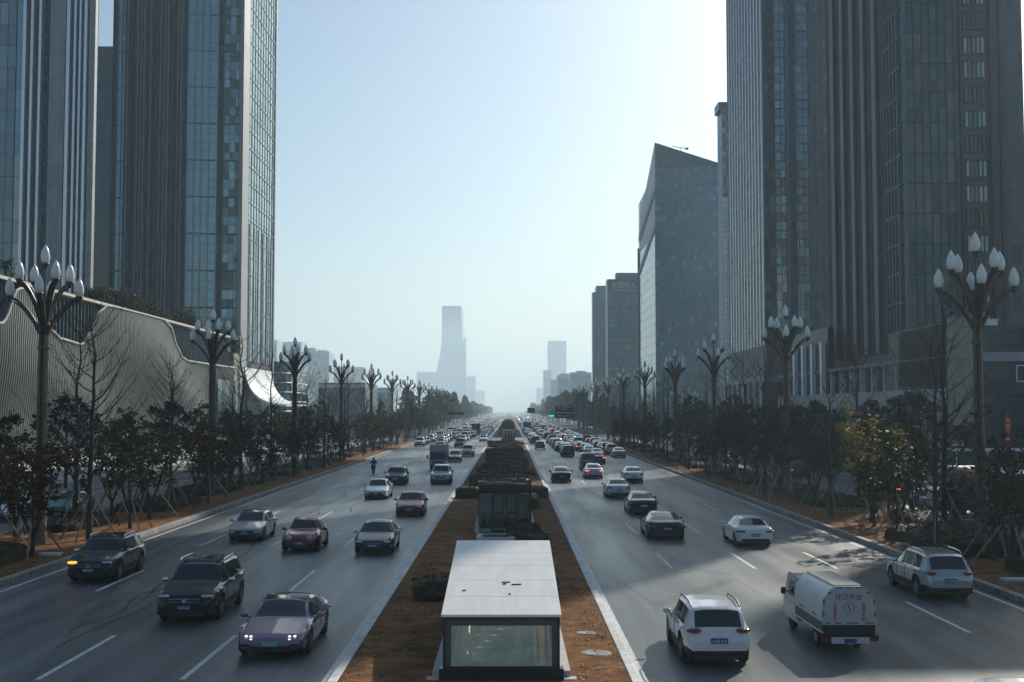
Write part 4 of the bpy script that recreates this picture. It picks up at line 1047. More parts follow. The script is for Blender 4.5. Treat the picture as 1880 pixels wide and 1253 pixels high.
for px, lab in ((6,'palm at the far left edge of the podium roof'),(30,'palm on the podium roof just left of the nearest left lamp head')):
    put(PM, 'palm', -59.5, 2250*59.5/(935.6-px), 20.8, lab, 'palm', 'palms on the podium roof', 1.0 if px < 10 else .85)
# far avenue trees
rr = random.Random(91)
def far_row(side, x0, y0, n, step, group):
    for i in range(n):
        y = y0+i*step+rr.uniform(-3,3)
        put(FT[rr.choice((0,1,2,0,2)) if side == 'left' else rr.choice((1,0,1,2))], 'street_tree', x0+rr.uniform(-2,2), y, 0,
            f'hazy full crowned tree beyond the crossing on the {side} side of the avenue', 'tree', group, rr.uniform(.85,1.15)*(.58 if y < 430 else 1.0))
far_row('left', -27, 312, 15, 12, 'hazy avenue trees left'); far_row('left', -36, 318, 10, 17, 'hazy avenue trees left'); far_row('left', -28, 500, 18, 26, 'hazy avenue trees left')
far_row('right', 27, 318, 14, 12, 'hazy avenue trees right'); far_row('right', 35, 322, 10, 17, 'hazy avenue trees right'); far_row('right', 28, 495, 18, 26, 'hazy avenue trees right')
far_row('left', -29, 980, 14, 60, 'hazy avenue trees left'); far_row('right', 29, 980, 14, 60, 'hazy avenue trees right')

# ================================================================ hedges
def hedge_mesh(seed, L, Wd, H, wave=0.0, leaf=.07, dens=26, taper=0.0):
    """box hedge centred on origin, long along x; uneven top, leafy skin"""
    q = random.Random(seed); b = MB(); nx = max(6, int(L*2.2)); prof = [(-.5,0),(-.52,.35),(-.50,.8),(-.40,.98),(-.15,1.03),(.15,1.03),(.40,.98),(.50,.8),(.52,.35),(.5,0)]
    rows = []
    for i in range(nx+1):
        t = i/nx; x = -L/2+L*t; e = min(1, min(t, 1-t)*nx/1.2); sc = .80+.20*e
        yo = wave*math.sin(t*math.pi*1.6+seed); row = []
        for (yy, zz) in prof:
            nz = noise.noise(Vector((x*1.4+seed*9, yy*3, zz*3)))*.10
            row.append((x, yo+yy*Wd*sc*(1+nz)*(1-taper*t), zz*H*(sc+.02)*(1+nz)))
        rows.append(row)
    m = len(prof)
    for i in range(nx):
        for k in range(m-1): b.quad(rows[i][k], rows[i+1][k], rows[i+1][k+1], rows[i][k+1])
    b.add(rows[0], [tuple(range(m))]); b.add(rows[-1], [tuple(range(m))[::-1]])
    area = L*(Wd+2*H); n = int(area*dens)
    for _ in range(n):
        i = q.randrange(nx); k = q.randrange(m-1); u, v = q.random(), q.random()
        p = Vector(rows[i][k]).lerp(Vector(rows[i+1][k]), u).lerp(Vector(rows[i][k+1]).lerp(Vector(rows[i+1][k+1]), u), v)
        leaves(b, p, .05, 1, leaf, q)
    return b
def hedge(seed, x, y, L, Wd, H, rz, label, group=None, wave=0, leaf=.07, dens=26):
    o = hedge_mesh(seed, L, Wd, H, wave, leaf, dens).build('clipped_hedge', M['hedge']); o.location = (x,y,.1); o.rotation_euler = (0,0,rz)
    return tag(o, label, 'hedge', group)
rr = random.Random(13); y = 97.0; k = 0
while y < 250:
    L = rr.uniform(4.6,5.8); xo = rr.uniform(-.5,.5)
    hedge(100+k, -.55+xo, y, L, rr.uniform(2.0,2.8), rr.uniform(.5,.62), rr.uniform(-.28,.28), f'{WORDS[k] if k < 15 else "last"} wavy clipped hedge strip in the median beyond the dark glass kiosk' if k < 15 else 'wavy clipped hedge strip in the far part of the median', 'clipped hedge strips in the median', .4, .14, 55)
    y += 6.6+k*.25; k += 1
hedge(140, -3.1, 92.5, 1.9, 1.5, .85, 0, 'short block hedge left of the dark glass kiosk', None)
hedge(141, 1.6, 93.5, 2.6, 1.5, .85, .05, 'block hedge behind the right corner of the dark glass kiosk')
hedge(142, 1.35, 84.0, 1.3, 4.0, .9, 0, 'low hedge block close against the right side of the dark glass kiosk')
hedge(143, -2.35, 43.6, 2.1, 2.0, .7, .12, 'dark rounded hedge left of the white roofed kiosk', None, .15, .075, 230)
hedge(144, 1.35, 43.8, .8, 2.2, .65, 0, 'small hedge mostly hidden behind the right side of the white roofed kiosk', None, 0, .075, 200)
hedge(145, .9, 62.6, 2.2, 3.0, .35, .0, 'low untidy shrubs between the two kiosks in the median', None, .4, .10, 150)
hedge(146, .75, 65.2, 1.7, 1.4, .6, .1, 'rounded untidy shrub in front of the glass doors of the dark kiosk', None, .3, .10, 150)
hedge(147, -3.7, 238, 1.2, 3, .8, 0, 'small hedge left of the farthest median kiosk'); 
# verge hedges
k = 0
for (x, y, L, Wd, H) in [(-25.2,49.5,4.2,3.2,.75),(-22.9,53.4,3.0,4.6,.7),(-24.6,70,2.6,7,.55),(-23.8,84,3.4,9,.6),(-24.4,98,3.6,8,.6),(-24,112,3.6,9,.6),(-24,127,3.6,9,.6),(-24,143,3.6,10,.6),(-24,160,3.6,11,.6),(-24,178,3.6,11,.6),(-24,197,3.6,11,.6),(-24,217,3.6,11,.6),(-24,238,3.6,11,.6)]:
    hedge(200+k, x, y, L, Wd, H, rr.uniform(-.1,.1), vlabel('low dark hedge', 'left', y), 'low hedges on the left verge', .1, .11, 90 if y < 100 else 35); k += 1
for (x, y, L, Wd, H) in [(22.9,47.5,4.4,9,.7),(21.6,60,4.5,10,.75),(24,70.5,3,8,.7),(22.6,88,3.6,9,.6),(22.8,101,3.6,8,.6),(22.6,114,3.8,9,.6),(22.6,128,3.8,9,.6),(22.6,144,3.8,10,.6),(22.6,160,3.8,11,.6),(22.6,178,3.8,11,.6),(22.6,197,3.8,11,.6),(22.6,217,3.8,11,.6),(22.6,238,3.8,11,.6)]:
    hedge(230+k, x, y, L, Wd, H, rr.uniform(-.06,.06), vlabel('low dark hedge', 'right', y), 'low hedges on the right verge', .1, .10, 110 if y < 100 else 35); k += 1
for i, (x, y) in enumerate([(38.5, 120), (38.5,133), (38.8,147)]):
    hedge(270+i, x, y, 1.6, 10, .9, 0, ['first','second','third'][i]+' long low hedge from the camera along the right plaza', 'hedges on the right plaza', .1, .09, 25)
# round clipped bushes in the median beyond the crossing
y = 330
def mbush(seed):
    q = random.Random(seed); T = bpy.data.objects.new('median_bush', None); COL.objects.link(T); lb = MB(); tb = MB(); tb.tube([(0,0,0),(0,0,2.2)], .12, 5)
    for kk in range(70): d = Vector((q.gauss(0,1)*1.5, q.gauss(0,1)*2.2, abs(q.gauss(0,1))*1.3)); d = d.normalized()*2.1*(q.random()**.3); d.z = abs(d.z)*1.35; leaves(lb, d+Vector((0,0,.3)), .6, 24, .3, q)
    tb.build('stem', M['bark'], T); lb.build('crown', M['leaf_far'], T); return T
MBs = mbush(8); index_kids()
for i in range(14): put(MBs, 'median_bush', -.6, 326+i*13, .1, 'rounded bush in the hazy median beyond the crossing', 'bush', 'rounded bushes in the far median', 1.0)

# ================================================================ kiosks
def near_kiosk():
    x0, x1, y0, y1 = -1.62, 1.22, 30.3, 39.2          # roof slopes up away from the camera
    T = thing('stair_kiosk', 'glass underpass stair kiosk with a white sloping panel roof, nearest in the median', 'kiosk', ((x0+x1)/2, y0, 0))
    c = (x0+x1)/2; w = (x1-x0)/2; D = y1-y0; ZF, ZB = 1.72, 2.58
    def loc(b, n, m, **k): return b.build(n, m, T, **k)
    b = MB(); b.box(-w-.10,-.06,-.1, w+.10, .30, .42); loc(b, 'granite_plinth', M['dark_granite'])
    b = MB(); b.box(-w-.28,.30,-.05,-w+.02,D+.2,.30); b.box(w-.02,.30,-.05,w+.28,D+.2,.30); b.box(-w-.42,-.02,-.05,-w-.11,.34,.16); b.box(w+.11,-.02,-.05,w+.42,.34,.16); loc(b, 'pale_side_plinth', M['pale_concrete'])
    n = 5
    for k in range(n):
        a0, a1 = k/n, (k+1)/n; g = .022
        ya, yb = -.05+(D+.1)*a0+g, -.05+(D+.1)*a1-g; za, zb = ZF+(ZB-ZF)*a0, ZF+(ZB-ZF)*a1; b = MB(); W2 = w+.05
        v = [(-W2,ya,za-.06),(W2,ya,za-.06),(W2,yb,zb-.06),(-W2,yb,zb-.06),(-W2,ya,za),(W2,ya,za),(W2,yb,zb),(-W2,yb,zb)]
        b.add(v, [(3,2,1,0),(4,5,6,7),(0,1,5,4),(1,2,6,5),(2,3,7,6),(3,0,4,7)]); loc(b, 'roof_panel', M['white_roof'])
    b = MB()
    for k in range(1, n):
        a = k/n; yy = -.05+(D+.1)*a; zz = ZF+(ZB-ZF)*a; b.box(-w-.03, yy-.016, zz-.05, w+.03, yy+.016, zz-.012)
    loc(b, 'seam_strip', M['rust'])
    b = MB()   # frame
    b.box(-w,-.02,.42,-w+.05,.05,ZF-.07); b.box(w-.05,-.02,.42,w,.05,ZF-.07)
    b.box(-w,-.03,.42,w,.03,.47); b.box(-w,-.03,ZF-.12,w,.06,ZF-.062)
    loc(b, 'front_frame', M['dark_metal'])
    b = MB(); b.box(-w+.05,.0,.47,-w+.19,.02,ZF-.12); b.box(w-.19,.0,.47,w-.05,.02,ZF-.12); b.box(-w+.19,.0,ZF-.27,w-.19,.02,ZF-.12); loc(b, 'frosted_border', M['dark_grey_glass'])
    b = MB(); b.quad((-w+.19,.01,.47),(w-.19,.01,.47),(w-.19,.01,ZF-.27),(-w+.19,.01,ZF-.27)); loc(b, 'front_glass', M['pale_sheen'])
    for s in (-1, 1):
        b = MB(); xx = s*(w-.02); zb_ = .30
        b.add([(xx,.05,zb_),(xx,D,zb_),(xx,D,ZB-.07),(xx,.05,ZF-.07)], [(0,1,2,3)]); loc(b, 'side_glass', M['clear'])
        b = MB()
        for k in range(6): yy = .06+(D-.12)*k/5; zz = ZF+(ZB-ZF)*(yy/D)-.07; b.box(xx-.03, yy-.03, .30, xx+.03, yy+.03, zz)
        b.tube([(xx,.05,ZF-.10),(xx,D,ZB-.10)], .035, 4); loc(b, 'side_frame', M['dark_metal'])
    # interior stairwell, pale green
    b = MB()
    for s in (-1, 1): b.add([(s*(w-.12),.35,-3.4),(s*(w-.12),D,-3.4),(s*(w-.12),D,.32),(s*(w-.12),.35,.32)], [(0,1,2,3)])
    b.quad((-w+.1,.36,-3.4),(w-.1,.36,-3.4),(w-.1,.36,.4),(-w+.1,.36,.4)); loc(b, 'stairwell_wall', M['green_panel'])
    b = MB(); ns = 22
    for k in range(ns):
        yy = D-.6-k*.36; zz = .14-k*.115
        b.box(-w+.55, yy-.36, zz-.30, w-.5, yy, zz)
    loc(b, 'stair_flight', M['step'])
    b = MB()
    for k in range(0, ns): yy = D-.6-k*.36; zz = .14-k*.115; b.box(-w+.55, yy-.385, zz-.04, w-.5, yy-.33, zz+.004)
    loc(b, 'step_nosing', M['cream_panel'])
    for s in (-1, 1):
        b = MB(); xx = s*(w-.42); b.add([(xx,.4,-2.6),(xx,D-.3,.1),(xx,D-.3,1.0),(xx,.4,-1.7)], [(0,1,2,3)]); b.tube([(xx,.4,-1.65),(xx,D-.3,1.05)], .045, 6); loc(b, 'handrail', M['cream_panel'])
    for k in range(4):
        b = MB(); xx = -w+.55+k*.52; b.box(xx, D-.10, .75, xx+.36, D-.07, 1.5); loc(b, 'light_patch_pane', M['light_patch'])  # opaque pale panes stand in for patches of daylight inside the kiosk
    b = MB(); b.box(-w+.05, D-.06, .14, -w+.5, D, 2.4); b.box(w-.5, D-.06, .14, w-.05, D, 2.4); b.box(-w+.5,D-.06,2.1,w-.5,D,2.4); loc(b, 'rear_frame', M['dark_metal'])
    b = MB(); b.quad((-w,.3,-3.4),(w,.3,-3.4),(w,D,-3.4),(-w,D,-3.4)); loc(b, 'landing_floor', M['green_panel'])
    b = MB()
    for (x, y, L) in ((.1,3.25,.22),(.38,3.0,.26),(.06,3.05,.09),(-1.0,2.35,.1),(.2,1.95,.06)):
        zz = ZF+(ZB-ZF)*(y/D)+.004; b.tube([(x-L/2,y-.02,zz+.01),(x+L/2,y+.02,zz+.012)], .018, 4)
    o = b.build('fallen_twigs', M['bark']); o.location = T.location; tag(o, 'few dry twigs lying on the white roof of the nearest kiosk', 'twigs', kind='stuff')
M['dark_grey_glass'] = mat('frosted_grey_glass', (.085,.10,.10), .25, var=.05)
M['step'] = mat('stair_stone', (.74,.80,.72), .6, var=.12)
M['light_patch'] = mat('painted_light_patch', (.6,.75,.82), .3)
near_kiosk()
def door_kiosk(y0, label, far=False):
    w = 1.43; x = -.25; D = 8.5
    T = thing('stair_kiosk', label, 'kiosk', (x, y0, .1)); Z1, Z0 = 2.62, 1.75
    loc = lambda b, n, m: b.build(n, m, T)
    b = MB(); v = [(-w,-.1,Z1-.1),(w,-.1,Z1-.1),(w,D,Z0-.1),(-w,D,Z0-.1),(-w,-.1,Z1),(w,-.1,Z1),(w,D,Z0),(-w,D,Z0)]
    b.add(v, [(3,2,1,0),(4,5,6,7),(0,1,5,4),(1,2,6,5),(2,3,7,6),(3,0,4,7)]); loc(b, 'roof_panel', M['white_roof'] if far else M['dkglass'])
    if not far:
        b = MB()
        for k in range(6): yy = -.1+(D+.1)*k/5; zz = Z1+(Z0-Z1)*k/5; b.box(-w, yy-.05, zz-.14, w, yy+.05, zz+.02)
        b.box(-w,-.1,Z1-.34,w,-.02,Z1-.01); loc(b, 'roof_frame', M['dark_metal'])
    b = MB()
    for xx in (-w, -.74, .70, w-.05): b.box(xx,-.05,0,xx+.05,.05,Z1-.1)
    b.box(-w,-.05,2.28,w,.04,2.34); b.box(-w,-.03,0,w,.03,.06); loc(b, 'front_frame', M['dark_metal'])
    b = MB(); b.quad((-w+.05,0,2.34),(w-.05,0,2.34),(w-.05,0,Z1-.1),(-w+.05,0,Z1-.1)); b.quad((-w+.05,.005,.06),(-.74,.005,.06),(-.74,.005,2.28),(-w+.05,.005,2.28)); b.quad((.75,.005,.06),(w-.05,.005,.06),(w-.05,.005,2.28),(.75,.005,2.28)); loc(b, 'front_glass', M['dkglass'])
    for s in (-1, 1):
        b = MB(); x0 = -.68 if s < 0 else .02; x1 = -.02 if s < 0 else .66
        for (a, c, d, e) in ((x0,.05,x0+.10,2.2),(x1-.10,.05,x1,2.2),(x0+.1,.05,x1-.1,.18),(x0+.1,2.08,x1-.1,2.2),(x0+.1,1.05,x1-.1,1.15)): b.box(a,-.06,c,d,.0,e)
        d_ = loc(b, 'door', M['brown_metal'])
        b = MB(); b.quad((x0+.1,-.03,.18),(x1-.1,-.03,.18),(x1-.1,-.03,1.05),(x0+.1,-.03,1.05)); b.quad((x0+.1,-.03,1.15),(x1-.1,-.03,1.15),(x1-.1,-.03,2.08),(x0+.1,-.03,2.08)); b.build('door_glass', M['dkglass'], d_)
        b = MB(); b.tube([(s*.05,-.10,1.0),(s*.05,-.10,1.3)], .02, 5); b.build('door_handle', M['steel'], d_)
        b = MB(); xx = s*(w-.01); b.add([(xx,.05,.3),(xx,D,.3),(xx,D,Z0-.1),(xx,.05,Z1-.1)], [(0,1,2,3)]); loc(b, 'side_glass', M['dkglass'])
        b = MB(); b.box(xx-.03 if s > 0 else xx-.20,-.3,0, xx+.20 if s > 0 else xx+.03, D, .42); loc(b, 'white_side_plinth', M['pale_concrete'])
        b = MB(); b.add([(s*1.0,.5,.9),(s*1.0,D-.5,-.9),(s*1.0,D-.5,-.1),(s*1.0,.5,1.6)], [(0,1,2,3)]); loc(b, 'handrail', M['cream_panel'])
    b = MB(); b.box(-w+.05,.06,.02,w-.05,2.2,.06); b.box(-w+.05,D-.1,.0,w-.05,D,Z0-.2); loc(b, 'inner_wall', M['fin_white'])
    return T
door_kiosk(66.5, 'dark glass stair kiosk with brown framed double doors, second in the median')
door_kiosk(258.0, 'tiny distant stair kiosk at the far end of the median before the crossing', True)
vt = thing('floor_vent', 'pale framed metal vent grate lying in the bed between the two kiosks', 'vent', (-.7, 62.2, .2))
b = MB(); b.box(-.95,-1.0,0,.95,-.9,.22); b.box(-.95,.9,0,.95,1.0,.22); b.box(-.95,-.9,0,-.70,.9,.22); b.box(.70,-.9,0,.95,.9,.22); b.build('frame', M['pale_concrete'], vt)
b = MB()
for k in range(17): b.box(-.70+k*.083,-.9,.1,-.66+k*.083,.9,.19)
b.build('grate', M['dark_metal'], vt)
# buried junction box at lower right of the verge
cb = thing('utility_cabinet', 'small pale utility cabinet by the hedge at the right edge', 'cabinet', (22.6, 60.5, .15))
b = MB(); b.box(-.3,-.25,0,.3,.25,1.15); b.box(-.34,-.29,1.15,.34,.29,1.2); b.build('housing', M['fin_grey'], cb); b = MB(); b.box(-.26,-.27,.08,.26,-.25,1.08); b.build('door', M['fin_grey'], cb)

# ================================================================ signs and signals at the crossing
M['sign_blue'] = mat('sign_blue', (.012,.028,.075), .5, var=.1)
M['sign_white'] = mat('sign_white', (.55,.6,.62), .5)
def gantry(x, y, side, arm, label):
    T = thing('mast_arm', label, 'mast arm', (x, y, 0)); b = MB(); b.tube([(0,0,0),(0,0,7.0)], [.16,.11], 10); b.build('pole', M['fin_grey'], T, smooth=True)
    b = MB(); s = -1 if side == 'right' else 1; b.tube([(0,0,6.0),(s*arm,0,6.4)], [.10,.06], 8); b.tube([(0,0,5.4),(s*arm*.7,0,5.8)], .04, 6); b.build('arm', M['fin_grey'], T, smooth=True)
    return T, s
T, s = gantry(17.9+.9, 266, 'right', 12.2, 'grey mast arm reaching over the right carriageway at the crossing')
ds = thing('direction_sign', 'dark blue two panel direction sign hanging over the right carriageway', 'sign', (at(1035.5,757,265.7).x, 265.7, at(1035,757,265.7).z))
b = MB(); b.box(-1.9,-.05,.12,1.9,0,1.35); b.build('upper_panel', M['sign_blue'], ds)
b = MB(); b.box(-1.9,-.05,-1.3,1.9,0,.04); b.build('lower_panel', M['sign_blue'], ds)
b = MB(); rr = random.Random(2)
for (x0, x1, z, h) in ((-1.4,-.8,1.0,.18),(-.4,1.6,1.02,.2),(-1.5,-.9,.8,.1),(-.6,.6,.5,.22),(-1.6,-.6,-.25,.2),(-.1,1.7,-.3,.24),(-1.5,-.1,-.9,.2),(.2,1.4,-.92,.2)):
    x = x0
    while x < x1: w_ = rr.uniform(.10,.17); b.box(x,-.062,z,x+w_,-.052,z+h*rr.uniform(.7,1)); x += w_+.06
b.build('lettering_row', M['sign_white'], ds)
sg = thing('traffic_light', 'green arrow traffic light left of the blue direction sign', 'traffic light', (at(1012,764,265.6).x, 265.6, at(1012,764,265.6).z))
M['green_lamp'] = mat('green_signal', (.02,.5,.35), .4, emit=(.02,.9,.6), es=1.6)
b = MB(); b.box(-.62,0,-.3,.62,.2,.3); b.build('housing', M['dark_metal'], sg)
for k in range(3):
    b = MB(); xx = -.4+k*.4; b.tube([(xx,-.02,0),(xx,-.001,0)], .17, 10); b.build('green_arrow_lamp', M['green_lamp'], sg)
def small_signal(px, py, Y, label):
    o = thing('traffic_light', label, 'traffic light', (at(px,py,Y).x, Y, at(px,py,Y).z)); b = MB(); b.box(-.75,0,-.25,.75,.2,.25); b.build('housing', M['dark_metal'], o)
    for k in range(3):
        b = MB(); xx = -.45+k*.45; b.tube([(xx,-.02,0),(xx,-.001,0)], .16, 8); b.build('dark_lamp', M['fin_dark'], o)
gantry(17.9+.9, 309, 'right', 15, 'grey mast arm across the right carriageway beyond the crossing')
fs = thing('direction_sign', 'smaller hazy blue direction sign beyond the crossing, right of the vanishing point', 'sign', (at(975,754,420).x, 420, at(975,754,420).z))
b = MB(); b.box(-1.3,-.05,-.9,1.3,0,.9); b.build('panel', M['sign_blue'], fs); b = MB(); b.box(.5,.01,-7,.7,.15,.9); b.build('post', M['fin_grey'], fs)
T, s = gantry(-20.6, 268, 'left', 9.5, 'grey mast arm over the left carriageway, nearer of the left pair')
small_signal(830,760,267.7,'unlit traffic light on the nearer left mast arm, left one'); small_signal(846,760,267.7,'unlit traffic light on the nearer left mast arm, right one')
T, s = gantry(-21.5, 345, 'left', 13, 'grey mast arm over the left carriageway, farther of the left pair')
# flags in front of the wedge tower
for i, (px, c, lab) in enumerate([(1231,(.5,.62,.75),'leftmost pale flag'),(1245,(.45,.55,.7),'second pale flag'),(1253,(.55,.06,.05),'red flag'),(1264,(.5,.62,.75),'pale blue flag beside the red one,'),(1273,(.6,.65,.7),'rightmost pale flag')]):
    Y = 330; f = thing('flagpole', lab+' in front of the teal wedge tower', 'flag', (at(px,722,Y).x, Y, 0)); zt = at(px,716,Y).z
    b = MB(); b.tube([(0,0,0),(0,0,zt)], .06, 6); b.build('pole', M['fin_white'], f)
    b = MB(); P = [[(.05+.28*a, .12*math.sin(a*1.3+i), zt-.2-.22*a-.3*k) for a in range(6)] for k in range(4)]
    for k in range(3):
        for a in range(5): b.quad(P[k][a], P[k+1][a], P[k+1][a+1], P[k][a+1])
    b.build('cloth', mat('flag_cloth', c, .8), f)

for p in YT+[YLOW]+BT+BG+FT+SH+[PM, MBs]:
    if not p.get('label'):
        for c in [c for c in bpy.data.objects if c.parent == p]: bpy.data.objects.remove(c)
        bpy.data.objects.remove(p)

# dry leaves and clods on the planting beds
def litter(x0, x1, y0, y1, n, seed):
    q = random.Random(seed); b = MB()
    for _ in range(n):
        x, y = q.uniform(x0, x1), y0+(y1-y0)*q.random()**1.4
        if HOLE[0]-.4 < x < HOLE[1]+.4 and y < 39.6: continue
        if noise.noise(Vector((x*.6, y*.25, seed))) < q.uniform(-.35,.25): continue
        s = q.uniform(.025,.07); a = q.uniform(0,6.28); c_, s_ = math.cos(a)*s, math.sin(a)*s; z = .17+q.uniform(0,.02)
        b.quad((x-c_,y-s_,z),(x+s_*.5,y-c_*.5,z+.01),(x+c_,y+s_,z+q.uniform(0,.03)),(x-s_*.5,y+c_*.5,z))
    o = b.build('leaf_litter', M['litter']); o['kind'] = 'stuff'
litter(-4.1, 2.9, 29, 95, 9000, 1); litter(-26.8, -19.8, 40, 110, 8000, 2); litter(18.2, 25.7, 38, 105, 8000, 3)
def tufts(x0, x1, y0, y1, n, seed):
    q = random.Random(seed); b = MB()
    for _ in range(n):
        x, y = q.uniform(x0, x1), q.uniform(y0, y1)
        if HOLE[0]-.4 < x < HOLE[1]+.4 and y < 39.8: continue
        if noise.noise(Vector((x*.5, y*.3, seed))) < .12: continue
        for _k in range(6):
            a = q.uniform(0,6.28); h = q.uniform(.04,.11); dx, dy = math.cos(a)*.03, math.sin(a)*.03
            b.add([(x-dy*.2,y+dx*.2,.14),(x+dy*.2,y-dx*.2,.14),(x+dx,y+dy,.14+h)], [(0,1,2)])
    o = b.build('dry_grass', M['hedge']); o['kind'] = 'stuff'
tufts(-4.1, 2.9, 29, 60, 2600, 5)
# ================================================================ vehicles
def paint(name, c, metal=.3, rough=.32): return mat('paint_'+name, c, .26, metal, var=.04, coat=.7, spec=.3)
PAINT = dict(black=paint('black',(.004,.004,.005),0), white=paint('white',(.62,.64,.66),0,.35), silver=paint('silver',(.36,.39,.41),.6), grey=paint('grey',(.11,.12,.13),.5),
             red=paint('dark_red',(.16,.012,.016),.3), mauve=paint('mauve',(.235,.175,.225),.5,.3), charcoal=paint('charcoal',(.030,.033,.037),.4), green=paint('taxi_green',(.10,.30,.22),.2),
             beige=paint('beige',(.33,.30,.26),.4), blue=paint('blue',(.03,.06,.14),.4), pearl=paint('pearl',(.50,.53,.55),.2), yellow=paint('yellow',(.42,.24,.03),0))
M['cglass'] = mat('car_glass', (.018,.025,.028), .05, 0, var=0, ior=1.6)
M['tyre'] = mat('tyre_rubber', (.012,.012,.013), .85); M['rim'] = mat('alloy_rim', (.28,.29,.30), .35, .8)
M['trim'] = mat('black_trim', (.010,.010,.011), .5); M['chrome'] = mat('chrome', (.6,.62,.64), .15, 1)
M['head_on'] = mat('headlamp_lit', (.8,.85,.9), .2, emit=(.85,.95,1), es=1.5); M['head_off'] = mat('headlamp_glass', (.34,.38,.40), .12, .3)
M['tail_off'] = mat('tail_lamp', (.11,.010,.010), .2, coat=.5); M['tail_on'] = mat('tail_lamp_lit', (.4,.03,.02), .3, emit=(1,.16,.06), es=2.0)
M['amber'] = mat('indicator_lit', (.8,.35,.04), .3, emit=(1,.45,.05), es=1.6)
M['plate_b'] = mat('blue_plate', (.02,.05,.19), .5); M['plate_g'] = mat('green_plate', (.10,.36,.20), .5); M['plate_t'] = mat('plate_marks', (.5,.55,.58), .5)

def interp(tab, u):
    if u <= tab[0][0]: return tab[0][1]
    for (a, b_), (c, d) in zip(tab, tab[1:]):
        if u <= c: t = (u-a)/(c-a) if c > a else 1; return b_+(d-b_)*t
    return tab[-1][1]
def smooth_tab(tab, n=90, k=2):
    v = [interp(tab, i/n) for i in range(n+1)]
    for _ in range(k): v = [v[0]]+[(v[i-1]+2*v[i]+v[i+1])/4 for i in range(1, n)]+[v[-1]]
    return [(i/n, v[i]) for i in range(n+1)]
TYPES = {
 'sedan': dict(L=4.75, W=1.84, r=.33, top=[(0,.52),(.015,.64),(.05,.71),(.15,.82),(.27,.93),(.30,.96),(.43,1.38),(.52,1.46),(.64,1.44),(.74,1.33),(.87,1.05),(.91,1.02),(.975,.98),(1,.84)],
   belt=[(0,.46),(.03,.60),(.1,.70),(.27,.86),(.6,.92),(.86,.97),(.97,.92),(1,.78)], ws=(.295,.445), rw=(.72,.865), sw=[(.36,.52),(.535,.68),(.69,.76)]),
 'coupe': dict(L=4.95, W=1.95, r=.35, top=[(0,.44),(.02,.56),(.06,.66),(.18,.77),(.29,.88),(.32,.92),(.45,1.28),(.54,1.37),(.66,1.33),(.80,1.16),(.91,.99),(.97,.93),(1,.74)],
   belt=[(0,.42),(.03,.56),(.1,.70),(.2,.80),(.33,.82),(.6,.85),(.8,.95),(.93,.92),(1,.70)], ws=(.315,.455), rw=(.69,.88), sw=[(.37,.53),(.545,.72)]),
 'suv': dict(L=4.75, W=1.92, r=.37, top=[(0,.58),(.02,.82),(.06,.93),(.2,1.04),(.27,1.09),(.295,1.12),(.40,1.58),(.47,1.68),(.7,1.69),(.87,1.63),(.905,1.55),(.965,1.10),(.98,1.0),(1,.75)],
   belt=[(0,.54),(.03,.78),(.1,.91),(.27,1.02),(.7,1.07),(.95,1.06),(.985,.95),(1,.7)], ws=(.295,.415), rw=(.90,.962), sw=[(.345,.50),(.515,.68),(.70,.83)], clad=True, rails=True),
 'hatch': dict(L=4.4, W=1.80, r=.33, top=[(0,.52),(.015,.64),(.05,.72),(.17,.84),(.28,.94),(.31,.98),(.45,1.39),(.53,1.46),(.70,1.44),(.84,1.36),(.945,1.02),(.97,.94),(1,.78)],
   belt=[(0,.48),(.03,.62),(.1,.72),(.27,.88),(.6,.94),(.9,1.0),(.97,.9),(1,.74)], ws=(.305,.455), rw=(.84,.94), sw=[(.37,.53),(.545,.70),(.71,.80)]),
 'beetle': dict(L=4.25, W=1.81, r=.34, top=[(0,.50),(.03,.68),(.09,.82),(.2,.93),(.30,.99),(.33,1.03),(.43,1.38),(.53,1.49),(.63,1.46),(.76,1.30),(.88,1.05),(.96,.82),(1,.62)],
   belt=[(0,.45),(.04,.60),(.12,.76),(.3,.88),(.75,.90),(.9,.80),(1,.55)], ws=(.325,.45), rw=(.72,.87), sw=[(.38,.58),(.60,.72)]),
 'van': dict(L=4.75, W=1.75, r=.32, top=[(0,.60),(.02,.88),(.08,1.06),(.13,1.16),(.15,1.2),(.26,1.78),(.32,1.88),(.9,1.89),(.955,1.80),(.985,1.18),(1,.9)],
   belt=[(0,.55),(.03,.85),(.13,1.08),(.3,1.10),(.95,1.12),(1,.85)], ws=(.14,.27), rw=(.952,.984), sw=[(.20,.36),(.38,.62),(.64,.90)]),
}
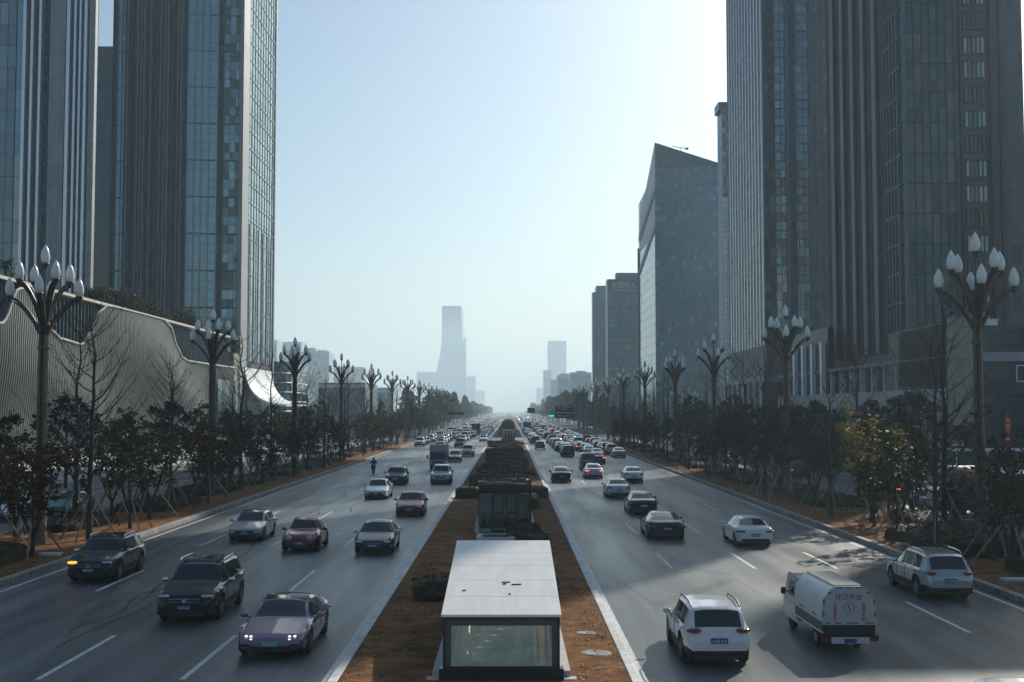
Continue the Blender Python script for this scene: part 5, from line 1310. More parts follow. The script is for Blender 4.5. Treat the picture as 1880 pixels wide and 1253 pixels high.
def car_geo(kind, L=None, W=None, hs=1.0):
    P = TYPES[kind]; L = L or P['L']; Wd = (W or P['W'])/2; r = P['r']
    plan = [(0,.70),(.012,.80),(.035,.88),(.08,.945),(.16,.985),(.3,1),(.7,1),(.86,.985),(.94,.945),(.98,.88),(1,.78)]
    if kind == 'van': plan = [(0,.80),(.02,.90),(.06,.96),(.2,1),(.9,1),(.98,.95),(1,.90)]
    if kind == 'beetle': plan = [(0,.55),(.03,.72),(.08,.86),(.16,.96),(.3,.97),(.68,.97),(.85,.96),(.94,.84),(.98,.72),(1,.58)]
    k_ = 1 if kind in ('suv','van','hatch') else 2
    top, belt, plan = smooth_tab(P['top'], 120, k_), smooth_tab(P['belt'], 120, 3), smooth_tab(plan, 120, 1)
    yc = [.195*L, .795*L]; ra = r+.055
    us = set([0,1,.006,.018,P['ws'][0],P['ws'][1],P['rw'][0],P['rw'][1],.985,.994]); 
    for a, b_ in P['sw']: us |= {a, b_}
    for c in yc:
        for k in range(9): us.add((c-ra*math.cos(math.pi*k/8))/L)
    for k in range(1, 30): us.add(k/30)
    us = sorted(u for u in us if 0 <= u <= 1); uu = [us[0]]
    for u in us[1:]:
        if u-uu[-1] > .0035 or u in (P['ws'][0],P['ws'][1],P['rw'][0],P['rw'][1],1): uu.append(u)
    us = uu; rows = []
    for u in us:
        y = L/2-u*L; w = Wd*interp(plan, u); t = interp(top, u)*hs; s = min(interp(belt, u)*hs, t-.015)
        b0 = .23 + (.10 if kind in ('suv',) else 0) + (.05*(1-min(u, 1-u)/.1) if min(u, 1-u) < .1 else 0); b_ = b0
        for c in yc:
            d = abs(u*L-c)
            if d < ra: b_ = max(b_, r+math.sqrt(max(0, ra*ra-d*d))*.98)
        s = max(s, b_+.05)
        h = t-s; k = max(0, min(1, h/.38)); tum = .75 if kind in ('suv','van','hatch') else .69
        if kind == 'van': tum = .88
        wr = w*(.86+(tum-.86)*k)
        fl = 1.0
        for c in yc:
            d = abs(u*L-c)
            if d < ra*1.5: fl = 1+.018*(1-d/(ra*1.5))
        rows.append([(w*.94*fl,y,b_),(w*.995*fl,y,b_+(s-b_)*.30),(w*1.0*fl,y,b_+(s-b_)*.60),(w*.985*fl,y,b_+(s-b_)*.86),(w*.955,y,s),
            (w*(.90+.03*k),y,s+min(.03,h*.3)),(wr+.02*k,y,t-.12*k*min(1,h/.5)-.012*(1-k)),(wr-.07,y,t-.035*k-.006),(wr*.52,y,t-.006),(0,y,t)])
    parts = {n: MB() for n in ('body','windscreen','rear_window','side_window','cladding')}
    ws, rw = P['ws'], P['rw']; m = 10
    side_pieces = [MB() for _ in P['sw']*2]
    for i in range(len(us)-1):
        um = (us[i]+us[i+1])/2
        for k in range(m-1):
            dest = 'body'; si = None
            if k >= 6+1 and ws[0] < um < ws[1]: dest = 'windscreen'
            elif k >= 7 and rw[0] < um < rw[1]: dest = 'rear_window'
            elif k == 6 and ws[0]+.01 < um < ws[1]: dest = 'body'
            elif k == 5:
                for j, (a, b_) in enumerate(P['sw']):
                    if a < um < b_: si = j
            elif k == 0 and P.get('clad'): dest = 'cladding'
            for sgn in (1, -1):
                q = [rows[i][k], rows[i+1][k], rows[i+1][k+1], rows[i][k+1]]; q = [(p[0]*sgn, p[1], p[2]) for p in q]
                if sgn > 0: q = q[::-1]
                tgt = side_pieces[si*2+(0 if sgn > 0 else 1)] if si is not None else parts[dest]
                tgt.quad(*q)
    for e, rev in ((0, False), (len(us)-1, True)):
        R_ = rows[e]
        for k in range(m-1):
            q = [(R_[k][0],R_[k][1],R_[k][2]),(R_[k+1][0],R_[k+1][1],R_[k+1][2]),(-R_[k+1][0],R_[k+1][1],R_[k+1][2]),(-R_[k][0],R_[k][1],R_[k][2])]
            if rev: q = q[::-1]
            parts['cladding' if k < 1 else 'body'].quad(*q)
    ub = MB(); ub.box(-Wd+.30, -L/2+.25, .18, Wd-.30, L/2-.25, .62); ub.box(-Wd+.12, -L/2+.12, .26, Wd-.12, -L/2+.45, .5); ub.box(-Wd+.12, L/2-.45, .26, Wd-.12, L/2-.12, .5)
    ub.box(-Wd+.06, -L*.30+.52, .24, Wd-.06, L*.30-.42, .5)
    F_ = lambda u: (interp(top, u)*hs, interp(belt, u)*hs, Wd*interp(plan, u))
    return dict(parts=parts, side=[s for s in side_pieces if s.f], ub=ub, yc=[L/2-c for c in yc], r=r, L=L, W=Wd, F=F_, kind=kind, P=P)
def car_parts(g, lit='off', tail='off', plate='b', roof=None, amber=False, quad=False, round_=False, grille=True, chrome=False):
    """list of (name, MB, material key or 'PAINT', smooth, [children])"""
    L, Wd, r = g['L'], g['W'], g['r']; F_ = g['F']; out = []; kd = g['kind']
    out.append(('body', g['parts']['body'], 'PAINT', True, []))
    for n in ('windscreen','rear_window'): out.append((n, g['parts'][n], 'cglass', 'all', []))
    for s in g['side']: out.append(('side_window', s, 'cglass', 'all', []))
    if g['parts']['cladding'].f: out.append(('lower_trim', g['parts']['cladding'], 'trim', True, []))
    out.append(('underbody', g['ub'], 'trim', False, []))
    for yc in g['yc']:
        for s in (1, -1):
            x = s*(Wd-.135); t = MB().wheel(x, yc, r, r, .23, 22); rm = MB()
            rm.wheel(x, yc, r, r*.66, .238, 18, prof=[(r*.64,-.121),(r*.66,-.117),(r*.66,.117),(r*.64,.121)])
            sp = MB()
            for k in range(5):
                a = 2*math.pi*k/5+.3; ca, sa = math.cos(a), math.sin(a); 
                for q_ in (-.05,):
                    xx = x+s*.122; w_ = r*.07; v = []
                    for rr_, ww in ((r*.12, w_*1.1), (r*.63, w_*.8)):
                        for sg_ in (-1, 1): v.append((xx+s*.004, yc+ca*rr_-sa*ww*sg_, r+sa*rr_+ca*ww*sg_))
                    sp.add(v, [(0,1,3,2)] if s > 0 else [(2,3,1,0)])
            out.append(('wheel', t, 'tyre', True, [('rim', rm, 'trim', True), ('spokes' if False else 'spoke_star', sp, 'rim', False)]))
    t0, s0, w0 = F_(.03); yf = L/2; zl = F_(.05)[1]*.97
    hk = 'head_on' if lit == 'on' else 'head_off'
    for s in (1, -1):
        h = MB(); hx = s*w0*.80
        if round_: h.ellip((s*w0*.76, yf-.17, .66), (.155,.12,.155), 14, 8)
        elif quad:
            for i in (0, 1):
                for j in (0, 1): h.ellip((s*(w0*.62+.135*i), yf-.135-.045*i, zl-.05+.085*j), (.036,.05,.020), 8, 5, p=.5)
        elif kd == 'suv': h.ellip((hx, yf-.17, zl+.015), (.19,.18,.050), 14, 8, rot=-s*.6, p=.7)
        elif kd == 'van': h.ellip((s*w0*.86, yf-.13, .78), (.14,.14,.10), 12, 8, p=.7)
        else: h.ellip((hx, yf-.18, zl+.0), (.18,.18,.046), 14, 8, rot=-s*.6, p=.75)
        mk = 'amber' if (amber and s > 0) else ('head_off' if not quad else hk)
        led = []
        if lit == 'on' and not quad:
            e = MB(); e.ellip((hx*.97, yf-.085 if kd != 'suv' else yf-.08, zl+(.012 if kd == 'suv' else .0)), (.085,.07,.020), 10, 6, rot=-s*.5); led = [('led_lamp', e, 'head_on', 'all')]
        out.append(('headlight', h, mk, 'all', led))
        if quad: pass
        d = MB(); d.ellip((s*w0*.80, yf-.06, .40), (.15,.12,.045), 10, 6, p=.6); out.append(('fog_lamp_recess', d, 'trim', 'all', []))
    gr = MB(); gw = w0*(.60 if kd != 'van' else .5); gz = zl-.10
    if grille:
        gr.box(-gw, yf-.10, gz-.13, gw, yf+.014, gz+.06)
        out.append(('grille', gr, 'trim', False, [('grille_trim', MB().box(-gw*.98, yf, gz+.035, gw*.98, yf+.022, gz+.055).box(-gw*.9, yf, gz-.05, gw*.9, yf+.02, gz-.035), 'chrome', False), ('badge', MB().wheel(0,0,0,.06,.02,12) and _badge(yf, gz-.01), 'chrome', False)]))
    lo = MB(); lo.box(-w0*.72, yf-.10, .24, w0*.72, yf+.012, .37); out.append(('lower_intake', lo, 'trim', False, []))
    pk = 'plate_g' if plate == 'g' else 'plate_b'
    def plate_(y, z, d):
        p = MB(); p.box(-.22, min(y, y+d*.015), z-.07, .22, max(y, y+d*.015), z+.07); q_ = MB(); rr = random.Random(int(z*1000)+int(L*100))
        for k in range(7): x = -.185+k*.056; q_.box(x, min(y+d*.016, y+d*.02), z-.042, x+rr.uniform(.02,.036), max(y+d*.016, y+d*.02), z+rr.uniform(.02,.045))
        return ('number_plate', p, pk, False, [('plate_marking', q_, 'plate_t', False)])
    out.append(plate_(yf+.016, .44 if kd != 'suv' else .50, 1))
    # rear
    tr, sr, wr_ = F_(.965); zt = F_(.975)[1]*.97 if kd not in ('suv','van') else .98
    if kd == 'suv': zt = .97
    if kd == 'van': zt = 1.0
    tk = 'tail_on' if tail == 'on' else 'tail_off'
    for s in (1, -1):
        h = MB()
        if kd == 'suv': h.ellip((s*wr_*.79, -yf+.135, zt), (.20,.15,.06), 12, 8, rot=s*.5, p=.8)
        elif kd == 'van': h.ellip((s*wr_*.93, -yf+.08, zt), (.07,.09,.18), 8, 6, p=.6)
        elif kd == 'beetle': h.ellip((s*wr_*.8, -yf+.2, .75), (.14,.14,.11), 12, 8)
        else: h.ellip((s*wr_*.84, -yf+.13, zt-.06), (.24,.16,.058), 12, 8, rot=s*.40, p=.65)
        out.append(('tail_light', h, tk, 'all', []))
    out.append(plate_(-yf-.016, .60 if kd not in ('suv','van') else .72, -1))
    db = MB(); db.box(-Wd*.72, -yf-.015, .24, Wd*.72, -yf+.1, .36); out.append(('rear_diffuser', db, 'trim', False, []))
    # mirrors
    um = g['P']['ws'][0]+.07
    tm, sm, wm = F_(um)
    for s in (1, -1):
        h = MB(); h.ellip((s*(wm+.10), L/2-um*L, sm+.085), (.12,.075,.075), 10, 6, p=.8); h.box(min(s*wm*.9, s*(wm+.06)), L/2-um*L-.02, sm+.02, max(s*wm*.9, s*(wm+.06)), L/2-um*L+.03, sm+.05)
        out.append(('wing_mirror', h, 'PAINT' if not chrome else 'chrome', True, []))
    if g['P'].get('rails') :
        for s in (1, -1):
            h = MB(); pts = []
            for u in (.46,.49,.6,.72,.82,.85): t_, s_, w_ = F_(u); pts.append((s*(w_*.80-.07), L/2-u*L, t_+(.035 if .47 < u < .84 else -.02)))
            h.tube(pts, .022, 6); out.append(('roof_rail', h, 'chrome' if chrome else 'trim', True, []))
    if roof:
        h = MB(); N_ = 8; u0, u1 = g['P']['ws'][1]+.02, g['P']['rw'][0]-.03; pr = []
        for i in range(N_+1):
            u = u0+(u1-u0)*i/N_; t_, s_, w_ = F_(u); pr.append([(x_, L/2-u*L, t_+.008-.012*(abs(x_)/.5)**2) for x_ in (-w_*.62,-w_*.3,0,w_*.3,w_*.62)])
        for i in range(N_):
            for k in range(4): h.quad(pr[i][k], pr[i][k+1], pr[i+1][k+1], pr[i+1][k])
        out.append(('glass_roof', h, 'cglass', 'all', []))
    # door seams and handles
    h = MB()
    for u in ([.345,.535,.715] if kd not in ('van',) else [.19,.37,.63]):
        t_, s_, w_ = F_(u); y = L/2-u*L
        for s in (1, -1): h.tube([(s*w_*.985, y, .36),(s*w_*1.004, y, .36+(s_-.36)*.5),(s*w_*.992, y, s_-.10),(s*w_*.962, y, s_)], .007, 3)
    out.append(('door_seam', h, 'trim', False, []))
    for u in (.50, .67):
        for s in (1, -1):
            t_, s_, w_ = F_(u); h = MB(); h.box(min(s*w_*.975, s*(w_*.99+.02)), L/2-u*L-.09, s_-.13, max(s*w_*.975, s*(w_*.99+.02)), L/2-u*L+.09, s_-.10); out.append(('door_handle', h, 'PAINT', False, []))
    return out
def _badge(y, z):
    b = MB(); n = 14
    b.add([(.065*math.cos(2*math.pi*k/n), y+.026, z+.065*math.sin(2*math.pi*k/n)) for k in range(n)], [tuple(range(n))[::-1]])
    b.add([(.065*math.cos(2*math.pi*k/n), y, z+.065*math.sin(2*math.pi*k/n)) for k in range(n)]+[(.065*math.cos(2*math.pi*k/n), y+.026, z+.065*math.sin(2*math.pi*k/n)) for k in range(n)], [(k,(k+1)%n,n+(k+1)%n,n+k) for k in range(n)])
    return b
def mk(key_, color): return PAINT[color] if key_ == 'PAINT' else M[key_]
def full_car(name, kind, color, label, cat, x, y, rz, opts=None, L=None, W=None, hs=1.0, group=None):
    g = car_geo(kind, L, W, hs); T = thing(name, label, cat, (x,y,.005), rz, group)
    for (n, b, k, sm, ch) in car_parts(g, **(opts or {})):
        o = b.build(n, mk(k, color), T, smooth=sm)
        for c in ch: c[1].build(c[0], M[c[2]], o, smooth=c[3])
    return T
LOW = {}
def low_car(kind, color, label, x, y, rz, group, lit='off', tail='off', hs=1.0):
    key_ = (kind, lit, tail)
    if key_ not in LOW:
        g = car_geo(kind, hs=hs); mats = []; b = MB()
        for (n, bb, k, sm, ch) in car_parts(g, lit=lit, tail=tail):
            if n in ('door_seam','door_handle','fog_lamp_recess','roof_rail'): continue
            for (bm_, kk) in [(bb, k)]+[(c[1], c[2]) for c in ch if c[0] in ('grille_trim','spoke_star','led_lamp')]:
                if kk not in mats: mats.append(kk)
                b.merge(bm_, mats.index(kk))
        LOW[key_] = (b.mesh('distant_car', [PAINT['silver'] if k == 'PAINT' else M[k] for k in mats], True), mats)
    me, mats = LOW[key_]; nm = {'suv':'suv','van':'van','sedan':'sedan','hatch':'hatchback','coupe':'sedan','beetle':'hatchback'}[kind]
    o = bpy.data.objects.new(nm, me); COL.objects.link(o); o.location = (x,y,.005); o.rotation_euler = (0,0,rz)
    i = mats.index('PAINT'); o.material_slots[i].link = 'OBJECT'; o.material_slots[i].material = PAINT[color]
    tag(o, label, {'suv':'suv','van':'van'}.get(kind, 'car'), group); return o
PI = math.pi
# ---- left carriageway, coming towards the camera: y given is the front bumper
def L_(name, kind, color, label, cat, x, yfront, opts=None, rz=0, **k):
    L = k.get('L') or TYPES[kind]['L']; return full_car(name, kind, color, label, cat, x, yfront+L/2, PI+rz, opts, **k)
def R_(name, kind, color, label, cat, x, yrear, opts=None, rz=0, **k):
    L = k.get('L') or TYPES[kind]['L']; return full_car(name, kind, color, label, cat, x, yrear+L/2, rz, opts, **k)
L_('electric_sedan','coupe','mauve','mauve electric sedan with four point headlights and a green plate, nearest oncoming car','car',-6.45,33.3,dict(lit='on',quad=True,plate='g',grille=False,roof=True))
L_('suv','suv','black','large black suv with chrome roof rails and bright headlights, oncoming near the front','suv',-10.25,39.0,dict(lit='on',roof=True,chrome=True),L=4.85,W=1.98,hs=1.03)
L_('suv','suv','black','black suv with an amber indicator glowing beside the left kerb','suv',-16.35,48.0,dict(lit='on',amber=True,roof=True,chrome=True),hs=.97)
L_('hatchback','hatch','silver','silver blue hatchback with lit headlights and dark roof in the third lane','car',-13.55,63.0,dict(lit='on',roof=True),hs=.98)
L_('compact_car','beetle','red','rounded dark red compact car with round headlights','car',-9.95,58.2,dict(lit='off',round_=True,grille=False))
L_('sedan','sedan','black','black sedan with lit headlights beside the median, left of the white kiosk roof','car',-6.35,57.2,dict(lit='on',chrome=True),hs=.98)
L_('hatchback','hatch','red','dark red hatchback with lit headlights and a dark grille','car',-6.35,77.8,dict(lit='on'))
L_('sedan','sedan','white','white sedan with a dark wide grille, left of the dark red hatchback','car',-10.1,92.8,dict(lit='off'))
L_('suv','suv','charcoal','dark grey suv behind the white sedan with one lamp lit','suv',-10.35,111,dict(lit='off',roof=True),hs=.93)
L_('suv','suv','silver','silver suv directly in front of the box truck','suv',-6.3,112,dict(lit='off'))
L_('sedan','sedan','charcoal','dark sedan half hidden behind the right side of the box truck','car',-7.2,160,dict(lit='off'))
L_('suv','suv','pearl','pale silver suv with a big dark grille, alone beside the median behind the box truck','suv',-6.15,179,dict(lit='on'))
L_('suv','suv','black','black suv with bright headlights between the box truck and the waiting queue','suv',-9.1,222,dict(lit='on'))
L_('hatchback','hatch','white','white car with lit lamps close to the median, ahead of the distant queue','car',-5.6,262,dict(lit='on'))
# ---- right carriageway, going away: y given is the rear bumper
R_('suv','suv','white','white suv seen from behind, nearest car on the right carriageway','suv',5.45,32.2,dict(),L=4.5,W=1.80,hs=.935)
R_('people_carrier','suv','silver','silver people carrier with a wide red lamp bar beside the right kerb','car',15.5,43.4,dict(chrome=True),L=4.85,W=1.84,hs=.98)
R_('sedan','sedan','white','white coupe styled sedan alone in the third lane on the right','car',12.05,60.4,dict(),hs=.97)
R_('sports_sedan','coupe','black','low black sports sedan with a rounded tail and blue plate','car',8.15,63.6,dict())
R_('sedan','sedan','black','black sedan with a green plate just ahead of the black sports sedan','car',8.6,78.8,dict(plate='g'),hs=.98)
R_('sedan','sedan','pearl','pearl white sedan, second ahead of the black sports sedan','car',8.35,94,dict())
R_('sedan','sedan','white','white sedan in the third lane level with the black sedan near the median','car',11.55,114,dict())
R_('sedan','sedan','black','black sedan on its own in the lane beside the median','car',4.85,114,dict(),hs=.98)
R_('sedan','sedan','silver','silver sedan with orange brake lights lit behind the grey van','car',8.3,120.5,dict(tail='on'))
R_('van','van','grey','grey van just ahead of the silver sedan with lit brake lights','van',8.9,139,dict())
R_('sedan','sedan','charcoal','dark sedan with lit brake lights to the right of the grey van','car',11.15,154,dict(tail='on'))
R_('suv','suv','charcoal','dark suv in the second lane ahead of the grey van','suv',8.5,178,dict())
R_('suv','suv','pearl','pearl suv at the right kerb, front of the waiting cars','suv',15.5,186,dict(tail='off'))
R_('hatchback','hatch','grey','lone grey hatchback in the lane beside the median, well ahead of the black sedan','car',5.3,212,dict())
# white car cut by the lower right frame corner
R_('sedan','sedan','white','white car of which only the roof edge shows at the bottom right corner','car',9.9,22.1,dict())
# ---- box truck
T = thing('box_truck','grey box truck with a pale cargo box and dark windscreen, oncoming','truck',(-8.15,139.6,.005),PI)
def part(n, b, m, P=None, sm=False): return b.build(n, m, P or T, smooth=sm)
b = MB(); prof = [(0,.55),(.02,1.05),(.10,1.15),(.42,1.95),(.55,2.05),(1.5,2.05),(1.5,.45),(.1,.42)]
v = [(s*.95,-y,z) for s in (-1,1) for (y,z) in prof]; n_ = len(prof)
b.add(v, [tuple(range(n_)), tuple(range(n_,2*n_))[::-1]]+[(k,n_+k,n_+(k+1)%n_,(k+1)%n_) for k in range(n_)]); part('cab', b, PAINT['grey'])
b = MB(); b.quad((-.84,-.125,1.2),(.84,-.125,1.2),(.80,-.40,1.89),(-.80,-.40,1.89)); b.v = [(x,y+.03,z) for x,y,z in b.v]; part('windscreen', b, M['cglass'])
b = MB(); b.box(-1.04,-4.6,.85,1.04,-1.65,2.78); part('cargo_box', b, mat('cargo_box_paint', (.42,.42,.40), .5, var=.1))
b = MB(); b.box(-.40,-4.5,.5,.40,-.2,.85); part('chassis', b, M['trim'])
b = MB(); b.box(-.6,-.02,.72,.6,.015,.92); part('grille', b, M['trim']); b = MB(); b.box(-.93,-.05,.40,.93,.06,.58); part('bumper', b, PAINT['grey'])
for s in (1,-1):
    b = MB(); b.ellip((s*.72,.0,.80),(.15,.05,.09),10,6,p=.6); part('headlight', b, M['head_off'], sm='all')
    b = MB(); b.box(s*1.18-.08,-.35,1.2,s*1.18+.08,-.28,1.62); b.tube([(s*.93,-.4,1.6),(s*1.18,-.31,1.6)],.015,4); part('wing_mirror', b, M['trim'])
    for yy in (-.75,-3.6): part('wheel', MB().wheel(s*.80,yy,.36,.36,.22), M['tyre'], sm=True)
b = MB(); b.box(-.22,.06,.44,.22,.07,.56); part('number_plate', b, M['plate_b'])
# ---- small sanitation truck
T = thing('sanitation_truck','small white sanitation truck with a rounded tank body and red lettering on its tail','truck',(9.34,34.1,.005),R(.8)); T.scale = (.84,1,.94)
b = MB(); w = .78; prof = [(4.75,.48),(4.80,.95),(4.62,1.12),(4.22,1.72),(4.05,1.80),(3.15,1.80),(3.10,.40),(4.5,.40)]
v = [(s*w,y,z) for s in (-1,1) for (y,z) in prof]; n_ = len(prof)
b.add(v, [tuple(range(n_)), tuple(range(n_,2*n_))[::-1]]+[(k,(k+1)%n_,n_+(k+1)%n_,n_+k) for k in range(n_)]); o = part('cab', b, PAINT['pearl']); md = o.modifiers.new('b','BEVEL'); md.width = .05; md.segments = 2
for s in (1,-1):
    b = MB(); x = s*(w+.006); b.add([(x,3.45,1.10),(x,4.18,1.10),(x,4.00,1.60),(x,3.45,1.62)], [(0,1,2,3)]); part('side_window', b, M['cglass'])
    b = MB(); b.tube([(x,3.25,.45),(x,3.25,1.7)], .008, 3); b.tube([(x,4.38,.9),(x,3.25,.9)], .008, 3); part('door_seam', b, M['trim'])
    b = MB(); b.ellip((s*(w+.20),4.15,1.22),(.10,.06,.12),8,6,p=.7); b.tube([(s*w,4.15,1.2),(s*(w+.15),4.15,1.2)],.02,4); part('wing_mirror', b, M['trim'])
    part('wheel', MB().wheel(s*(w-.13),4.05,.31,.31,.2), M['tyre'], sm=True)
    t_ = part('wheel', MB().wheel(s*(w-.13),1.15,.31,.31,.2), M['tyre'], sm=True); MB().wheel(s*(w-.13),1.15,.31,.17,.21,12).build('rim', M['rim'], t_, smooth=True)
b = MB(); b.quad((-.68,4.245,1.66),(.68,4.245,1.66),(.70,4.62,1.16),(-.70,4.62,1.16)); part('windscreen', b, M['cglass'])
b = MB(); W2 = .86; sec = [(-W2,.86),(-W2-.03,1.25),(-W2+.04,1.62),(-.58,1.90),(-.42,1.97),(.42,1.97),(.58,1.90),(W2-.04,1.62),(W2+.03,1.25),(W2,.86)]
def loft_body(b, y0, y1, sc=1.0):
    A = [(x*sc,y0,z) for x,z in sec]; B = [(x*sc,y1,z) for x,z in sec]; n = len(sec); b.add(A+B, [(k,n+k,n+k+1,k+1) for k in range(n-1)]+[(n-1,2*n-1,n,0), tuple(range(n)), tuple(range(n,2*n))[::-1]])
loft_body(b, .02, 3.05); part('tank_body', b, mat('tank_paint', (.56,.62,.62), .42, var=.08), sm=True)
b = MB(); loft_body(b, -.05, .02, 1.01); part('tail_panel', b, mat('tail_paint', (.36,.44,.45), .5, var=.08))
b = MB(); b.box(-.45,.1,1.965,.45,3.0,2.0); part('top_cover', b, mat('top_cover_paint', (.45,.42,.36), .6, var=.15))
for s in (1,-1):
    b = MB(); x = s*(W2+.015); b.box(min(x,x-s*.06),.03,.66,max(x,x-s*.06),3.05,.93); part('green_side_board', b, mat('side_board_green', (.07,.11,.075), .5))
    b = MB(); x = s*(W2+.02); b.box(min(x,x-s*.04),.03,.60,max(x,x-s*.04),3.05,.655); part('pale_rail', b, M['fin_white'])
    b = MB(); 
    for y in (.6,2.0): b.box(min(s*(W2+.025),s*(W2-.02)),y,1.03,max(s*(W2+.025),s*(W2-.02)),y+.5,1.06)
    part('latch', b, M['trim'])
b = MB(); b.box(-.30,.0,.36,.30,3.6,.60); b.box(-.84,-.05,.55,.84,.02,.86); b.box(-.2,1.4,.30,.75,2.2,.55); part('chassis', b, M['trim'])
b = MB(); b.box(-.62,-.14,.34,.62,-.06,.52); part('rear_bumper', b, PAINT['pearl']); b = MB(); b.box(-.95,-.10,.50,.95,-.05,.56); part('bumper_bar', b, M['trim'])
for s in (1,-1): b = MB(); b.box(s*.78-.14,-.13,.40,s*.78+.14,-.08,.52); part('tail_light', b, M['tail_off'])
b = MB(); b.box(-.2,-.155,.36,.2,-.14,.48); part('number_plate', b, M['plate_b'])
M['red_text'] = mat('red_lettering', (.42,.05,.045), .6)
rl = thing('x','x','x'); bpy.data.objects.remove(rl)
text('red_characters', '环卫作业', .20, (-.47,-.058,1.60), 0, M['red_text'], T, .004, sx=1.15)
text('red_characters', '注\n意\n安\n全', .135, (-.53,-.058,1.38), 0, M['red_text'], T, .004); text('red_characters', '保\n持\n车\n距', .135, (.40,-.058,1.38), 0, M['red_text'], T, .004)
text('red_number', '5', .26, (-.06,-.058,1.25), 0, M['red_text'], T, .005)
b = MB(); b.tube([(.0+.17*math.cos(a),-.058,1.335+.17*math.sin(a)) for a in [k*PI/8 for k in range(17)]], .008, 4); part('number_ring', b, M['red_text'])
b = MB(); 
for (x0,x1,z0,z1) in ((-.80,-.62,.89,.93),(-.45,-.27,.89,.93),(-.1,.30,.89,.93),(.5,.8,.89,.93),(-.4,-.2,1.92,1.96),(-.08,.12,1.92,1.96),(.22,.42,1.92,1.96),(-.86,-.80,1.45,1.6),(-.88,-.82,1.1,1.25),(.80,.86,1.45,1.6),(.82,.88,1.1,1.25),(-.68,-.58,1.76,1.82),(.58,.68,1.76,1.82)): b.box(x0,-.058,z0,x1,-.051,z1)
part('reflective_tape', b, M['red_text'])
# ---- side road vehicles
full_car('sedan','sedan','white','white car at the far left edge on the side road behind the trees','car',-30.7,76.5,PI+.0,dict(lit='on'))
tx = full_car('taxi','sedan','green','green taxi with white lower doors on the left side road behind the trees','taxi',-28.6,80.5,PI,dict(lit='on'))
b = MB(); b.box(-.30,-.08,1.47,.30,.12,1.60); b.build('roof_sign', M['head_off'], tx)
for s in (1,-1):
    b = MB(); b.box(min(s*.925,s*.905),-1.05,.34,max(s*.925,s*.905),.85,.66); b.build('white_door_panel', PAINT['white'], tx)
full_car('suv','suv','silver','silver estate car on the right side road seen between the staked trees','suv',27.9,81.5,0,dict())
full_car('suv','suv','black','black suv with orange tail lights ahead of the silver estate car on the side road','suv',29.0,92.0,0,dict(tail='on'))
for i,(x,y,c,k,lab) in enumerate([(28.5,124,'charcoal','sedan','dark sedan on the right side road behind the third lamp post'),(29.2,133,'silver','sedan','silver sedan on the right side road behind the trees'),(31.5,146,'white','suv','white suv on the right side road beyond the yellow delivery cart'),(28.4,158,'white','sedan','white sedan farther along the right side road'),(31.8,170,'black','suv','black suv parked along the right side road'),(28.2,182,'silver','hatch','silver hatchback far along the right side road'),(31.7,196,'white','sedan','white sedan farthest along the right side road')]):
    low_car(k, c, lab, x, y, 0, None, tail='on' if i % 3 == 0 else 'off')
for i,(x,y,c,k,lab) in enumerate([(-29,118,'silver','sedan','silver sedan on the left side road behind the second lamp post'),(-32.5,131,'white','suv','white suv on the left side road'),(-29,150,'white','sedan','white sedan far along the left side road'),(-32.6,163,'silver','sedan','silver car parked by the left plaza'),(-32.6,171,'white','hatch','white hatchback parked by the left plaza'),(-29,186,'black','sedan','black sedan far along the left side road'),(-32.4,199,'white','sedan','white sedan farthest along the left side road')]):
    low_car(k, c, lab, x, y, PI, None, lit='on' if i % 2 else 'off')
# bus
T = thing('bus','dark city bus with an orange stripe and pale roof edge on the right side road','bus',(30.2,70.5,.01))
b = MB(); b.box(-1.25,0,.35,1.25,11.0,2.95); o = part('body', b, mat('bus_paint', (.03,.04,.05), .35, coat=.5)); md = o.modifiers.new('b','BEVEL'); md.width = .12; md.segments = 3
b = MB(); b.box(-1.2,.1,2.94,1.2,10.9,3.05); part('roof', b, M['fin_white'])
b = MB(); b.box(-1.27,-.02,2.55,1.27,11.02,2.82); part('orange_stripe', b, mat('orange_stripe', (.45,.13,.05), .5))
for s in (1,-1):
    for k in range(6): b = MB(); b.box(min(s*1.26,s*1.24),.8+k*1.65,1.35,max(s*1.26,s*1.24),2.3+k*1.65,2.35); part('side_window', b, M['cglass'])
    for yy in (2.4,8.6): part('wheel', MB().wheel(s*1.12,yy,.48,.48,.3), M['tyre'], sm=True); part('wheel_arch', MB().wheel(s*1.15,yy,.5,.62,.24), M['fin_grey'], sm=True)
b = MB(); b.box(-1.0,-.015,1.5,1.0,.0,2.4); part('rear_window', b, M['cglass'])
for s in (1,-1): b = MB(); b.box(s*1.05-.1,-.02,.8,s*1.05+.1,.0,1.2); part('tail_light', b, M['tail_off'])
# yellow delivery cart
T = thing('delivery_cart','yellow box delivery tricycle on the right side road behind the trees','delivery cart',(30.6,137.5,.01))
b = MB(); b.box(-.65,-.9,.55,.65,.5,1.75); o = part('cargo_box', b, PAINT['yellow']); md = o.modifiers.new('b','BEVEL'); md.width = .04
b = MB(); b.box(-.55,.55,.4,.55,1.5,.75); b.tube([(-.5,.6,.7),(-.5,1.1,1.9),(-.5,.5,1.95)],.03,5); b.tube([(.5,.6,.7),(.5,1.1,1.9),(.5,.5,1.95)],.03,5); b.box(-.58,.2,1.9,.58,1.3,1.95); part('cab_frame', b, M['trim'])
for x,yy in ((-.6,-.4),(.6,-.4),(0,1.5)): part('wheel', MB().wheel(x,yy,.26,.26,.12), M['tyre'], sm=True)

